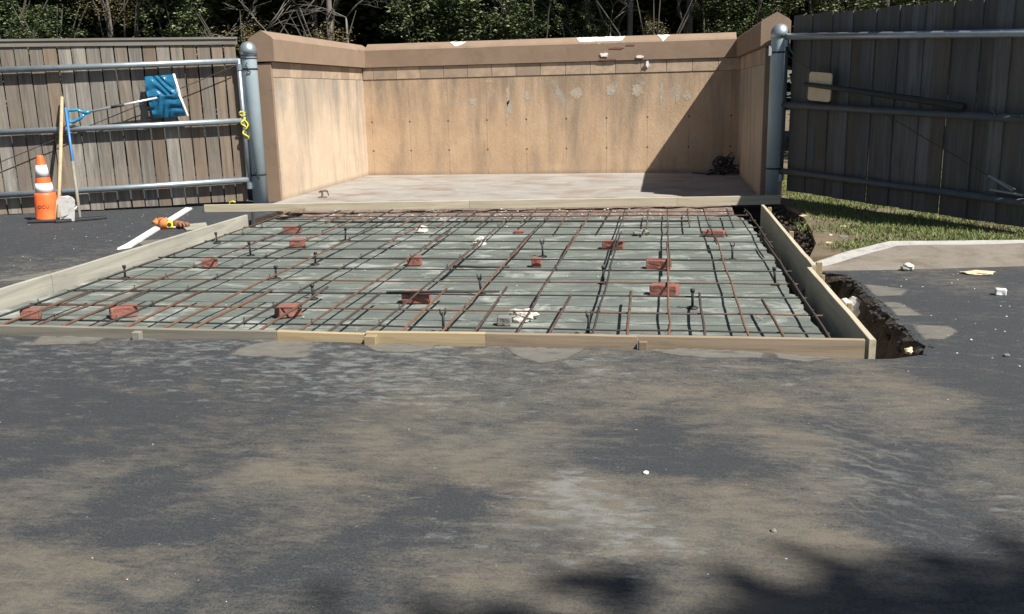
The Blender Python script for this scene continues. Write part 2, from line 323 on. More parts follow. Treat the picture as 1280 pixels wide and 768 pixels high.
def cdt(name, outer, holes, z, m, grid=None, skirt=0, zf=None):
    vs = []; es = []
    for ring in [outer]+holes:
        i0 = len(vs); vs += [Vector(p[:2]) for p in ring]; n = len(ring)
        es += [(i0+i, i0+(i+1) % n) for i in range(n)]
    if grid:
        x0, x1, y0, y1, s = grid; ny = int((y1-y0)/s); nx = int((x1-x0)/s)
        for i in range(nx+1):
            for j in range(ny+1): vs.append(Vector((x0+i*s+random.uniform(-.01, .01), y0+j*s+random.uniform(-.01, .01))))
    rv, re, rf, *_ = geometry.delaunay_2d_cdt(vs, es, [], 0, 1e-5)
    def inside(p, ring):
        c = False; j = len(ring)-1
        for i in range(len(ring)):
            xi, yi = ring[i][:2]; xj, yj = ring[j][:2]
            if (yi > p[1]) != (yj > p[1]) and p[0] < (xj-xi)*(p[1]-yi)/(yj-yi)+xi: c = not c
            j = i
        return c
    bm = BM(); bv = [bm.verts.new((v.x, v.y, z if zf is None else zf(v.x, v.y))) for v in rv]
    for f in rf:
        cx = sum(rv[i].x for i in f)/len(f); cy = sum(rv[i].y for i in f)/len(f)
        if not inside((cx, cy), outer) or any(inside((cx, cy), h) for h in holes): continue
        bm.faces.new([bv[i] for i in f])
    for v in list(bm.verts):
        if not v.link_faces: bm.verts.remove(v)
    bmesh.ops.recalc_face_normals(bm, faces=bm.faces)
    if sum(f.normal.z for f in bm.faces) < 0: bmesh.ops.reverse_faces(bm, faces=bm.faces)
    return bm
def swell(x, y):
    if not (-6 < x < 1.3 and 4.2 < y < 5.43): return 0.
    f = min(1, max(0, (1.05-x)/.5))*min(1, max(0, (y-4.4)/1.0))**1.6
    return f*(.030+.022*noise.noise(Vector((x*2.1, 0, 3))))
big = [(-300, -300), (300, -300), (300, 300), (-300, 300)]
fr = [(-5.326+(6.566*k/60), 5.412-.027*k/60) for k in range(61)]
hole = fr + hole[2:]
bm = cdt('driveway', big, [hole], 0, M['asphalt'], (-10.4, 5.0, 1.2, 13.2, .1), zf=swell)
o = link('driveway', bm, M['asphalt']); tag(o, kind='structure')
ca = o.data.color_attributes.new('wear', 'FLOAT_COLOR', 'POINT')
for i, v in enumerate(o.data.vertices):
    a, b = wear(v.co.x, v.co.y); sx, sy = ground(1075, 580); ca.data[i].color = (a, b, math.exp(-((v.co.x-sx)/.28)**2-((v.co.y-sy)/.55)**2), 1)
# sides of the cut and the floor of the excavation
bm = BM(); n = len(hole); rnd = random.Random(5)
lev = [0.0, -.035, -.10, -.18, -.26, -.36]
rows = []
for k, z in enumerate(lev):
    rows.append([bm.verts.new((x + (rnd.uniform(-.03, .035) if k and x > 1.28 else 0) - (.02*k if x > 1.28 else 0), y + (rnd.uniform(-.025, .025) if k and x > 1.28 else 0), z-(.002 if k == 0 else 0)+(swell(x, y) if k < 2 else 0))) for x, y in hole])
for a, b in zip(rows, rows[1:]):
    for i in range(n): bm.faces.new((a[i], a[(i+1) % n], b[(i+1) % n], b[i]))
tag(link('excavation_sides', bm, M['soil']), kind='structure')
bm = BM(); prism(bm, [(-5.6, 5.2), (1.9, 5.2), (1.9, 13.2), (-5.6, 13.2)], -.40, -.34); tag(link('excavation_floor', bm, M['soil']), kind='structure')
# rough concrete base under the mat
edge = [(1.075, 5.47), (1.08, 6.2), (1.05, 7.0), (1.09, 7.35), (1.02, 7.5), (1.06, 8.3), (1.08, 9.2), (1.05, 10.2), (1.07, 11.2), (1.03, 12.0), (.9, 12.35)]
ej = []
for a, b in zip(edge, edge[1:]):
    for j in range(8): ej.append((a[0]+(b[0]-a[0])*j/8+random.uniform(-.018, .018), a[1]+(b[1]-a[1])*j/8))
base_poly = [(-5.276, 5.464)] + ej + [(.9, 12.35), (-5.276, 12.35)]
bm = cdt('base', base_poly, [], -.07, None, (-5.2, .95, 5.55, 12.3, .12), zf=lambda x, y: -.072 + .012*noise.noise(Vector((x*1.3, y*1.3, 0))) + .006*noise.noise(Vector((x*6, y*6, 3))))
sk_v = {}
for e in [e for e in bm.edges if len(e.link_faces) == 1]:
    vv = []
    for v in e.verts:
        if v not in sk_v: sk_v[v] = bm.verts.new((v.co.x, v.co.y, -.35))
        vv.append(sk_v[v])
    bm.faces.new((e.verts[0], e.verts[1], vv[1], vv[0]))
tag(link('concrete_base', bm, M['subbase'], smooth=False), kind='structure')
bm = cdt('rubble', [(-5.27, 11.95), (-3, 12.0), (-1, 12.05), (.6, 12.1), (.93, 12.2), (.93, 12.84), (-5.27, 12.84)], [], 0, None, (-5.2, .9, 12.0, 12.8, .06),
         zf=lambda x, y: -.075 + max(0, y-12.05)*.10 + .03*noise.noise(Vector((x*5, y*5, 1))))
tag(link('broken_soil_edge', bm, M['redsoil']), kind='structure')
# enclosure floor
bm = BM(); prism(bm, jag([(-5.80, 12.88), (1.40, 12.88), (1.40, 17.84), (-5.80, 17.84)], .25, .006, 2), -.2, .012)
tag(link('enclosure_floor', bm, M['slab']), kind='structure')
# yard with soil and turf, forest floor
yard = [(1.315, 8.47), (1.60, 8.68), (2.11, 8.99), (2.72, 9.06), (3.3, 9.09), (12, 9.62), (60, 12.0), (60, 60), (1.72, 60), (1.72, 13.55), (1.60, 13.45), (1.60, 12.7)] + [p for p in hole_r[::-1] if 9 < p[1] < 12.5] 
bm = BM(); prism(bm, yard, -.02, .045); tag(link('yard', bm, M['yard']), kind='structure')
bm = BM(); prism(bm, [(-80, 18.17), (1.70, 18.17), (1.70, 80), (-80, 80)], -.02, .05); tag(link('forest_floor', bm, M['forest']), kind='structure')
bm = BM(); rnd = random.Random(11); cnt = 0
while cnt < 90000:
    x = rnd.uniform(1.45, 6.8); y = 8.6 + rnd.random()**1.6*9
    if x < 2.11: lo = 8.5 + (x-1.32)*.62
    else: lo = 9.0 + (x-2.11)*.07
    if y < lo + .03 or (x < 1.72 and y > 11): continue
    dens = noise.noise(Vector((x*1.3, y*1.3, 0)))*.8 + .75 - max(0, (2.05-x))*1.3
    if y > 12: dens += .6
    if rnd.random() > dens: continue
    cnt += 1; h = rnd.uniform(.02, .05); a = rnd.uniform(0, 6.28); wd = rnd.uniform(.004, .009); lx = rnd.uniform(-.03, .03); ly = rnd.uniform(-.03, .03)
    p = Vector((x, y, .043)); q = Vector((math.cos(a)*wd, math.sin(a)*wd, 0))
    bm.faces.new([bm.verts.new(p-q), bm.verts.new(p+q), bm.verts.new(p+Vector((lx, ly, h)))])
tag(link('grass', bm, M['grass']), 'short patchy green lawn grass beyond the kerb beneath the right gate', 'grass', kind='stuff')
# loose clods along the cut, leaf litter
bm = BM(); rnd = random.Random(21)
for i in range(900):
    k = rnd.randrange(len(rj)); x, y = rj[k]
    if y < 5.55: continue
    if y < 8.3 and i % 3: continue
    inner = rnd.uniform(-.03, .012) if y < 8.3 else rnd.uniform(-.26, .10)
    s = rnd.uniform(.012, .045) if inner < 0 else rnd.uniform(.005, .014)
    if y > 8.5: s = rnd.uniform(.015, .06)
    if x+inner < 1.30+s*.8: continue
    z = -.01 if inner > -.01 else (rnd.uniform(-.30, -.02) if y < 8.3 else rnd.uniform(-.30, .0)*min(1, abs(inner)*5+.1))
    lump(bm, (x+inner, y+rnd.uniform(-.05, .05), z), (s*rnd.uniform(.7, 1.6), s*rnd.uniform(.7, 1.6), s*rnd.uniform(.5, 1)), i, 1, .45)
tag(link('loose_soil', bm, M['soil']), 'dark crumbled soil clods along the trench outside the right form boards', 'soil', kind='stuff')
bm = BM(); rnd = random.Random(22)
for i in range(260):
    x = rnd.uniform(-5.2, .9); y = rnd.uniform(11.9, 12.55) if i % 3 else rnd.uniform(5.6, 12)
    s = rnd.uniform(.008, .03) if i % 3 else rnd.uniform(.006, .016)
    lump(bm, (x, y, -.064 + max(0, y-12.05)*.1), (s*1.3, s, s*.7), i, 1, .4)
tag(link('concrete_crumbs', bm, M['stone']), 'pale concrete crumbs scattered over the base and broken back edge', 'rubble', kind='stuff')
bm = BM(); rnd = random.Random(23)
for i in range(110):
    x = rnd.uniform(-3.5, 2.5); y = 2.2 + rnd.random()*4.3; s = .002+.005*rnd.random()**3
    if -5.3 < x < 1.6 and y > 5.35: continue
    lump(bm, (x, y, s*.2), (s*1.4, s, s*.8), i, 1, .3)
for i in range(90):
    x = rnd.uniform(-9, -5.4); y = rnd.uniform(6.5, 12); s = rnd.uniform(.004, .011); lump(bm, (x, y, s*.2), (s*1.4, s, s*.8), i, 1, .3)
for i in range(60):
    x = rnd.uniform(1.7, 3.4); y = rnd.uniform(5.2, 8); s = rnd.uniform(.004, .013); lump(bm, (x, y, s*.2), (s*1.4, s, s*.8), i, 1, .3)
tag(link('grit', bm, M['stone']), 'pale grit and tiny pebbles scattered over the dark asphalt', 'grit', kind='stuff')
bm = BM(); rnd = random.Random(24)
for i in range(170):
    x = rnd.uniform(1.55, 3.6); y = rnd.uniform(8.9, 12.5); a = rnd.uniform(0, 6.3); s = rnd.uniform(.012, .03)
    if y < 9.05+(x-2)*.07 or x < 1.66 and y > 9.3: continue
    q = Matrix.Rotation(a, 3, 'Z') @ Matrix.Rotation(rnd.uniform(-.5, .5), 3, 'X')
    bm.faces.new([bm.verts.new(Vector((x, y, .06)) + q @ Vector(p)*s) for p in ((-1, 0, 0), (0, -.5, 0), (1, 0, 0), (0, .5, 0))])
tag(link('fallen_leaves', bm, M['leaf_dry']), 'dry brown fallen leaves lying on the bare soil and grass', 'leaves', kind='stuff')
bm = BM(); rnd = random.Random(25)
for i in range(520):
    k = rnd.randrange(len(rj)); x, y = rj[k]
    if not 5.5 < y < 8.05: continue
    q = rnd.uniform(-.05, .03); s = rnd.uniform(.008, .035) if q < 0 else rnd.uniform(.006, .016)
    lump(bm, (x+q, y+rnd.uniform(-.04, .04), rnd.uniform(-.14, .0) if q < 0 else .002), (s*1.4, s*1.2, s*.9), i, 1, .5)
tag(link('asphalt_crumbs', bm, M['tar']), 'black broken asphalt crumbs along the ragged lip of the right trench', 'rubble', kind='stuff')
# smears of old concrete on the asphalt round the pad
PT = [[(-4.08,5.18),(-4.14,5.405),(-3.62,5.40),(-3.61,5.24)],[(-2.66,5.06),(-2.60,5.30),(-2.48,5.40),(-2.15,5.39),(-2.06,5.05)],[(-1.90,5.39),(-1.36,5.39),(-1.35,5.28),(-1.50,5.20),(-1.72,5.21)],
 [(-.98,5.38),(-.42,5.38),(-.46,5.26),(-.56,5.13),(-.68,5.06),(-.84,5.17)],[(-.10,5.385),(.63,5.385),(.62,5.26),(.26,5.20),(.05,5.26)],[(.645,5.38),(1.06,5.38),(.84,5.23),(.65,5.27)],
 [(1.57,7.58),(1.92,7.35),(1.80,7.09),(1.57,7.05)],[(1.58,6.91),(1.73,6.92),(1.80,6.46),(1.58,6.42)],[(1.62,6.25),(1.89,6.20),(1.90,6.05),(1.76,5.83),(1.59,5.80)],[(-5.98,7.25),(-5.72,7.9),(-5.42,8.25),(-5.42,7.45)],[(-5.9,9.6),(-5.45,9.9),(-5.42,9.5),(-5.6,9.2)]]
for k, p in enumerate(PT):
    bm = cdt('smear', jag(p, .03, .013, k), [], 0, None, (min(q[0] for q in p), max(q[0] for q in p), min(q[1] for q in p), max(q[1] for q in p), .022), zf=lambda x, y: swell(x, y)+.003)
    so_ = link('concrete_smear', bm, M['patch']); tag(so_, kind='structure')
    ca = so_.data.color_attributes.new('edge', 'FLOAT_COLOR', 'POINT'); pv = [Vector((q[0], q[1])) for q in p]
    for i_, v in enumerate(so_.data.vertices):
        q2 = v.co.xy; dm = 1.
        for a_, b_ in zip(pv, pv[1:]+pv[:1]):
            t_ = min(1, max(0, (q2-a_).dot(b_-a_)/max(1e-6, (b_-a_).length_squared))); dd = (q2-a_.lerp(b_, t_)).length
            if a_.y > 5.36 and b_.y > 5.36 and a_.x < 1.1: dd += .08
            dm = min(dm, dd)
        f_ = min(1, dm/.05); ca.data[i_].color = (f_, f_, f_, 1)

# kerb
kb = tag(bpy.data.objects.new('kerb', None), 'low sloped concrete kerb with pale top edge beside the lawn', 'kerb'); col.objects.link(kb)
G = [(1.29,8.05,0),(1.40,8.10,0),(1.85,8.14,0),(2.4,8.24,0),(3.08,8.37,0),(12,9.0,0),(60,11.4,0)]
Fp = [(1.32,8.17,.012),(1.42,8.22,.02),(1.78,8.50,.065),(2.12,8.74,.115),(3.2,8.86,.118),(12,9.47,.118),(60,11.85,.118)]
B = [(1.29,8.30,.022),(1.40,8.40,.035),(1.66,8.64,.075),(2.10,8.93,.125),(3.3,9.03,.125),(12,9.6,.125),(60,11.98,.125)]
def strip(rows, m, name, parent, sub=6):
    bm = BM(); rr = []
    for row in rows:
        out = []
        for a, b in zip(row, row[1:]):
            L = math.dist(a, b); k = min(14, max(1, int(L/.12)))
            k = sub
            for j in range(k): out.append(Vector(a).lerp(Vector(b), j/k))
        out.append(Vector(row[-1])); rr.append([bm.verts.new(p + Vector((0, 0, .006*noise.noise(p*5) if p.z > .015 else 0))) for p in out])
    for a, b in zip(rr, rr[1:]):
        for i in range(len(a)-1): bm.faces.new((a[i], a[i+1], b[i+1], b[i]))
    bmesh.ops.recalc_face_normals(bm, faces=bm.faces)
    return link(name, bm, m, parent)
G0 = [(x, y-.005, -.03) for x, y, z in G]; Bd = [(x-.01, y+.03, -.05) for x, y, z in B]
mid = [tuple((Vector(a)*.45+Vector(b)*.55)+Vector((0, 0, .012))) for a, b in zip(G, Fp)]
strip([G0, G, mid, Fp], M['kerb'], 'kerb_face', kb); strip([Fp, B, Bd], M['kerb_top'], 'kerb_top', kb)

# ---------------------------------------------------------------- enclosure
enc = thing('block_enclosure', 'tan painted three sided masonry enclosure with peaked coping around the empty slab', 'enclosure')
bm = BM(); box(bm, (-2.21, 18.0, .92), (7.74, .34, 1.88)); link('back_wall', bm, M['wall_back'], enc)
for sx, x0 in ((-1, -5.80), (1, 1.38)):
    bm = BM(); box(bm, (x0+sx*.14, 15.67, .92), (.28, 4.316, 1.88)); link('side_wall', bm, M['wall_side'], enc)
    bm = BM(); box(bm, (x0+sx*.143, 13.48, 1.02), (.30, .06, 2.10), bev=.006); link('end_face', bm, M['coping'], enc)
def coping(p0, p1, axis):
    """peaked coping along axis, half width .2"""
    bm = BM(); pr = [(-.195, 2.095), (.195, 2.095), (.198, 2.41), (.17, 2.445), (.012, 2.538), (-.17, 2.445), (-.198, 2.41)]
    rnd = random.Random(int(abs(p0[0]*10))); N = 40; rings = []
    for i in range(N+1):
        f = i/N; c = Vector(p0).lerp(Vector(p1), f); ring = []
        for a, z in pr:
            dz = .006*noise.noise(Vector((f*9+p0[0], a*9, z))) if z > 2.2 else 0
            ring.append(bm.verts.new((c.x+(a if axis == 'Y' else 0), c.y+(a if axis == 'X' else 0), z+dz)))
        rings.append(ring)
    for a, b in zip(rings, rings[1:]):
        for k in range(7): bm.faces.new((a[k], a[(k+1) % 7], b[(k+1) % 7], b[k]))
    bm.faces.new(rings[0][::-1]); bm.faces.new(rings[-1]); bmesh.ops.recalc_face_normals(bm, faces=bm.faces)
    link('coping', bm, M['coping'], enc)
coping((-5.918, 13.43, 0), (-5.918, 18.20, 0), 'Y'); coping((1.498, 13.43, 0), (1.498, 18.20, 0), 'Y'); coping((-5.720, 17.985, 0), (1.300, 17.985, 0), 'X')
# block course under the coping
def course(a, b, fixed, axis, name='block_course'):
    bm = BM(); x = a; rnd = random.Random(int(a*100)); first = True
    while x < b-.02:
        L = min(.47 if not first else .21, b-x); first = False
        c = (x+L/2); s = L-.007
        if axis == 'X': box(bm, (c, fixed+.05, 1.976), (s, .12, .222), bev=.004)
        else: box(bm, (fixed, c, 1.976), (.12, s, .222), bev=.004)
        x += L
    link(name, bm, M['course'], enc)
course(-5.80, 1.38, 17.828, 'X'); course(13.52, 17.80, -5.856, 'Y'); course(13.52, 17.80, 1.436, 'Y')
bm = BM(); box(bm, (-2.21, 17.99, 1.975), (7.1, .26, .23)); box(bm, (-5.935, 15.7, 1.975), (.24, 4.1, .23)); box(bm, (1.516, 15.7, 1.975), (.24, 4.1, .23)); link('wall_core', bm, M['seam'], enc)
def flat_patch(name, cx, cz, wx, hz, y, m, seed, flip=False, th=.012):
    bm = BM(); rnd = random.Random(seed); N = 22; f = []; b = []
    for k in range(N):
        a = 2*math.pi*k/N; r = 1+rnd.uniform(-.28, .25); x = cx+math.copysign(abs(math.cos(a))**.7, math.cos(a))*wx/2*r; z = cz+math.copysign(abs(math.sin(a))**.8, math.sin(a))*hz/2*r
        f.append(bm.verts.new((x, y-th, z))); b.append(bm.verts.new((x, y+.02, z)))
    bm.faces.new(f); 
    for k in range(N): bm.faces.new((f[k], f[(k+1) % N], b[(k+1) % N], b[k]))
    bmesh.ops.recalc_face_normals(bm, faces=bm.faces); return link(name, bm, m, enc)
# bare white plaster along the ridge where the paint has broken away
def ridge_patch(x0, x1, seed, lo):
    """ragged bare strip hugging the ridge slope and spilling over the front edge of the coping"""
    bm = BM(); rnd = random.Random(seed); N = max(6, int((x1-x0)/.03)); rows = []
    zs = lambda y: (2.538-(17.973-y)*.589+.004) if y > 17.816 else None
    for i in range(N+1):
        x = x0+(x1-x0)*i/N; e = min(1, min(i, N-i)/3+.1); a = .5+.5*noise.noise(Vector((x*9, seed, 0)))+rnd.uniform(-.15, .15); L = max(.02, (.10+.14*lo/.55*a)*e); t0 = rnd.uniform(0, .03)
        pts = []
        for q in range(5):
            d_ = t0+L*q/4
            if d_ < .157: y = 17.973-d_; z = 2.538-d_*.589+.004
            elif d_ < .20: y = 17.816-(d_-.157)*.65; z = 2.445-(d_-.157)*.82+.003
            else: y = 17.784; z = 2.41-(d_-.20)
            pts.append(bm.verts.new((x, y, z)))
        rows.append(pts)
    for a, b in zip(rows, rows[1:]):
        for q in range(4): bm.faces.new((a[q], a[q+1], b[q+1], b[q]))
    bmesh.ops.recalc_face_normals(bm, faces=bm.faces); link('bare_plaster', bm, M['white'], enc)
ridge_patch(-1.62, -.72, 3, .55); ridge_patch(-.12, .10, 4, .45); ridge_patch(-4.05, -3.75, 12, .28)
flat_patch('bare_plaster', -1.10, 2.20, .14, .07, 17.785, M['white'], 5); flat_patch('bare_plaster', -.44, 2.15, .13, .05, 17.785, M['white'], 6); flat_patch('bare_plaster', -.30, 2.02, .06, .12, 17.80, M['white'], 7)
flat_patch('chip', -.88, 2.31, .26, .035, 17.788, M['chip'], 8, th=.006); flat_patch('chip', -.62, 2.36, .16, .028, 17.788, M['chip'], 9, th=.006); flat_patch('chip', -1.02, 2.11, .30, .03, 17.788, M['chip'], 10, th=.007); flat_patch('chip', -.33, 1.97, .10, .03, 17.80, M['chip'], 11, th=.006)
# peeled paint on the back wall
M['peel'] = m_mottle('bare_concrete_patch', (.30, .27, .225), (.44, .39, .32), 16, 7, .9, .7, 60, (.40, .27, .16), (.5, .6))
for i, (x, z, a, b) in enumerate([(-2.94, 1.50, .06, .30), (-2.92, 1.28, .08, .22), (-2.97, 1.05, .05, .2), (-1.62, 1.52, .20, .16), (-3.62, 1.42, .13, .15), (-.48, 1.56, .19, .20), (-.04, 1.50, .06, .30), (.26, 1.47, .07, .28), (-.98, 1.55, .15, .18), (-2.55, 1.50, .10, .18), (.43, 1.43, .11, .16), (-3.3, 1.78, .09, .05)]):
    bmn = flat_patch('peeled_paint', x, z, a*1.15, b*1.15, 17.83, M['peel'], 40+i, th=.0025)

# ---------------------------------------------------------------- gate posts
def post(x, y, label):
    p = thing('gate_post', label, 'post', (x, y, 0), 0, 'steel gate posts')
    bm = BM(); lathe(bm, [(.113, -.3), (.113, 2.20), (.113, 2.205)], 28); link('post_tube', bm, M['post'], p, True)
    bm = BM(); lathe(bm, [(.122, 2.19), (.122, 2.25), (.115, 2.29), (.092, 2.33), (.06, 2.36), (.02, 2.372)], 28); link('post_cap', bm, M['galv'], p, True)
    return p
def strap(parent, z, ang):
    bm = BM(); lathe(bm, [(.114, z-.012), (.119, z-.010), (.119, z+.010), (.114, z+.012)], 24)
    tube(bm, [(math.cos(ang)*.12, math.sin(ang)*.12, z), (math.cos(ang)*.145, math.sin(ang)*.145, z-.02), (math.cos(ang+.25)*.13, math.sin(ang+.25)*.13, z-.05)], .009, 6)
    tube(bm, [(math.cos(ang)*.12, math.sin(ang)*.12, z), (math.cos(ang-.2)*.14, math.sin(ang-.2)*.14, z+.05), (math.cos(ang-.1)*.118, math.sin(ang-.1)*.118, z+.09)], .008, 6)
    link('wire_strap', bm, M['iron'], parent)
pl = post(-6.005, 13.17, 'blue grey steel gate post with domed cap at left end of the enclosure')
pr_ = post(1.535, 13.27, 'shaded steel gate post with bright domed cap at right end of the enclosure')
for z in (1.98, .44): strap(pl, z, R(-75))
bm = BM(); lathe(bm, [(.1225, 2.13), (.126, 2.135), (.1225, 2.14)], 24); lathe(bm, [(.1225, 2.165), (.126, 2.17), (.1225, 2.175)], 24); link('wire_strap', bm, M['iron'], pl)
for z in (2.0, .45): strap(pr_, z, R(-40))
bm = BM(); box(bm, (-.12, -.06, 2.02), (.05, .012, .13), bev=.004); link('steel_tab', bm, M['alu'], pr_)

# ---------------------------------------------------------------- gates
def gate(hx, hy, ang, side, length, top, bot, rails, pm, label, caps=True, pw=.188, seed=1):
    """local x along the gate, front = side*y; rails on the front, planks behind"""
    g = thing('wooden_gate', label, 'gate', (hx, hy, 0), R(ang)); rnd = random.Random(seed)
    lerp = lambda ab, u: ab[0]+(ab[1]-ab[0])*u/3.6
    bm = BM(); u = .03; i = 0
    while u < length-.05:
        wdt = pw*rnd.uniform(.93, 1.05); t0 = lerp(top, u+wdt/2)+rnd.uniform(-.012, .012)*(0 if caps else 1); b0 = lerp(bot, u+wdt/2)+rnd.uniform(-.008, .008)
        yo = rnd.uniform(-.004, .004) if caps else (-.011 if i % 2 else .003)+rnd.uniform(-.003, .003); gp = rnd.uniform(.012, .026)*(1 if caps else .12); tl = rnd.uniform(-.003, .003)
        vs = box(bm, (u+wdt/2, -side*(.012)+yo, (t0+b0)/2), (wdt-gp, .019, t0-b0), Matrix.Rotation(tl, 3, 'Y'))
        u += wdt; i += 1
    link('planks', bm, pm, g)
    yf = side*.082
    for k, rl in enumerate(rails):
        bm = BM(); tube(bm, [(.0, yf, lerp(rl, 0)), (length*.5, yf, lerp(rl, length*.5)-.004), (length, yf, lerp(rl, length))], .042, 14); link('rail', bm, M['galv'] if (side > 0 or k == 0) else M['galv_shade'], g, True)
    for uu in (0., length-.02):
        bm = BM(); zb = lerp(rails[-1], uu)-.12; zt = lerp(rails[0], uu)+.03; tube(bm, [(uu, yf*.96, zb), (uu, yf*.96, zt)], .034, 12); link('stile', bm, M['galv'] if side > 0 else M['galv_shade'], g, True)
    for rl in (rails[0], rails[-1]):
        z = lerp(rl, 0)-.09; bm = BM(); box(bm, (-.05, yf*.8, z), (.09, .035, .06), bev=.006); tube(bm, [(0, yf*.96, z-.045), (0, yf*.96, z+.045)], .043, 12); link('hinge', bm, M['galv'], g)
    if caps:
        bm = BM(); bar(bm, (.0, side*.004, top[0]+.0), (length, side*.004, lerp(top, length)), .07, .03); box(bm, (length/2, side*.012, lerp(top, length/2)-.052), (length, .018, .075), Matrix.Rotation(-math.atan2(top[1]-top[0], 3.6), 3, 'Y'))
        link('cap_board', bm, M['capwood'], g)
    return g
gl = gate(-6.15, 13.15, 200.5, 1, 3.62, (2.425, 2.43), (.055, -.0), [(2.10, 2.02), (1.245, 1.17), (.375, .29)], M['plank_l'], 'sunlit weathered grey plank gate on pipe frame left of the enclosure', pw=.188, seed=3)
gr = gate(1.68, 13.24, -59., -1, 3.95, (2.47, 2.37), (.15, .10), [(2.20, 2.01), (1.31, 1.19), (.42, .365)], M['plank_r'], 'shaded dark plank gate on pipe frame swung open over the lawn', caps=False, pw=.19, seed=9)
def gpt(g, u, f, z, side): return g.matrix_basis @ Vector((u, side*f, z))
bm = BM(); tube(bm, [(.05, .10, 2.03), (1.8, .098, 1.36), (3.55, .10, .70)], .0065, 6); link('brace_cable', bm, M['cable'], gl)
bm = BM(); tube(bm, [(.05, -.10, 1.96), (1.8, -.098, 1.24), (3.40, -.10, .60)], .006, 6); link('brace_cable', bm, M['cable'], gr)
bm = BM(); tube(bm, [(3.40, -.10, .60), (3.72, -.11, .47)], .012, 8); tube(bm, [(3.44, -.12, .60), (3.76, -.13, .49)], .006, 6); tube(bm, [(3.45, -.115, .46), (3.85, -.12, .44)], .012, 6); link('turnbuckle', bm, M['galv'], gr)
bm = BM(); tube(bm, [(3.37, -.11, 1.30), (3.45, -.13, 1.20), (3.52, -.11, 1.22), (3.75, -.12, 1.215)], .010, 6); link('latch', bm, M['galv_shade'], gr)
bm = BM(); tube(bm, [(.10, -.10, 2.10), (.16, -.13, 2.02), (.20, -.11, 1.97)], .012, 6); link('latch', bm, M['galv_shade'], gr)

# yellow rope on the left gate stile
bm = BM(); P = []
for i in range(26):
    f = i/25; P.append((.02+.035*math.sin(f*19)-.04*f, .115+.018*math.cos(f*16), 1.38-.42*f))
tube(bm, P, .012, 6)
tube(bm, [(.03*math.cos(a)-.0, .055+.05*math.sin(a), 1.37+.012*math.sin(a*2)) for a in [k*.45 for k in range(15)]], .012, 6)
P = [(-.03+.03*math.sin(i*.9), .12+.01*math.cos(i), 1.34-.03*i) for i in range(9)]; tube(bm, P, .011, 6)
for v in bm.verts: v.co = gl.matrix_basis @ v.co
tag(link('yellow_rope', bm, M['yellow'], None, True), 'knotted yellow rope hanging from the left gate beside its post', 'rope')
bm = BM(); tube(bm, [(-6.22, 12.42, .02), (-6.16, 12.44, .06), (-6.12, 12.40, .12), (-6.08, 12.42, .125), (-6.05, 12.40, .115)], .013, 6)
tag(link('rope_scrap', bm, M['yellow'], None, True), 'scrap of yellow rope on the ground at foot of the left post', 'rope')

# ---------------------------------------------------------------- form boards
def fboard(a, b, h, m, label, th=.038, name='form_board', group='timber form boards round the pad'):
    """a, b: top centre line ends"""
    a, b = Vector(a), Vector(b); L = (b-a).length; N = max(2, int(L/.3)); rnd = random.Random(int(L*1000))
    bm = BM(); off = [rnd.uniform(-.003, .003) for _ in range(N+1)]; rings = []
    for i in range(N+1):
        x = L*i/N; y = off[i]; z = off[-i]*.6; c = .003
        rings.append([bm.verts.new((x, y+p, z+q)) for p, q in ((-th/2, -h), (th/2, -h), (th/2, -c), (th/2-c, 0), (-th/2+c, 0), (-th/2, -c))])
    for p, q in zip(rings, rings[1:]):
        for k in range(6): bm.faces.new((p[k], p[(k+1) % 6], q[(k+1) % 6], q[k]))
    bm.faces.new(rings[0][::-1]); bm.faces.new(rings[-1]); bmesh.ops.recalc_face_normals(bm, faces=bm.faces)
    o = link(name, bm, m); d = b-a; o.matrix_world = Matrix.Translation(a) @ d.to_track_quat('X', 'Z').to_matrix().to_4x4()
    return tag(o, label, 'board', group)
fboard((-5.32, 5.435, .095), (-2.445, 5.435, .09), .25, M['lumber_grey'], 'weathered grey form board at the left of the front edge')
fboard((-2.44, 5.440, .088), (-1.845, 5.440, .082), .25, M['lumber'], 'short yellow form board in the front edge next to the grey one')
fboard((-1.84, 5.434, .098), (-1.07, 5.434, .102), .25, M['lumber'], 'yellow form board in the front edge right of the narrow block')
fboard((-1.067, 5.436, .102), (-.135, 5.436, .100), .25, M['lumber_brown'], 'reddish brown form board in the middle of the front edge')
fboard((-.130, 5.434, .104), (1.178, 5.434, .106), .25, M['lumber_brown'], 'long brown form board at the right of the front edge')
fboard((1.222, 5.412, .107), (1.205, 7.72, .10), .44, M['beige'], 'near right form board ending at the front right corner of the pad')
fboard((1.243, 7.74, .115), (1.262, 12.0, .10), .44, M['beige'], 'far right form board standing beside the soil trench')
fboard((-5.302, 5.46, .095), (-5.302, 7.18, .095), .26, M['lumber_pale'], 'near left form board, pale and grey, running off the picture')
fboard((-5.302, 7.185, .095), (-5.302, 11.15, .10), .26, M['lumber_pale'], 'long far left form board, pale and grey, beside the asphalt')
fboard((-6.40, 12.17, .108), (-2.62, 12.43, .122), .105, M['beige'], 'left length of the pale plank lying across the slab opening', group='planks across the slab opening')
fboard((-2.616, 12.43, .122), (.2, 12.60, .132), .11, M['beige'], 'middle length of the plank lying across the slab opening', group='planks across the slab opening')
fboard((.203, 12.60, .133), (1.56, 12.69, .142), .12, M['beige'], 'right length of the plank across the opening, half in shade', group='planks across the slab opening')
def stake(x, y, z0, z1, label, wd=.045, tilt=0., m='lumber', tx=0.):
    bm = BM(); vs = box(bm, (0, 0, (z0+z1)/2), (wd, wd*.8, z1-z0), bev=.003)
    o = link('wooden_stake', bm, M[m]); o.location = (x, y, 0); o.rotation_euler = (tilt, tx, 0); tag(o, label, 'stake', 'wooden stakes holding the forms')
stake(-3.40, 5.392, -.3, .078, 'pale square stake against the grey front board', .055, m='lumber_pale')
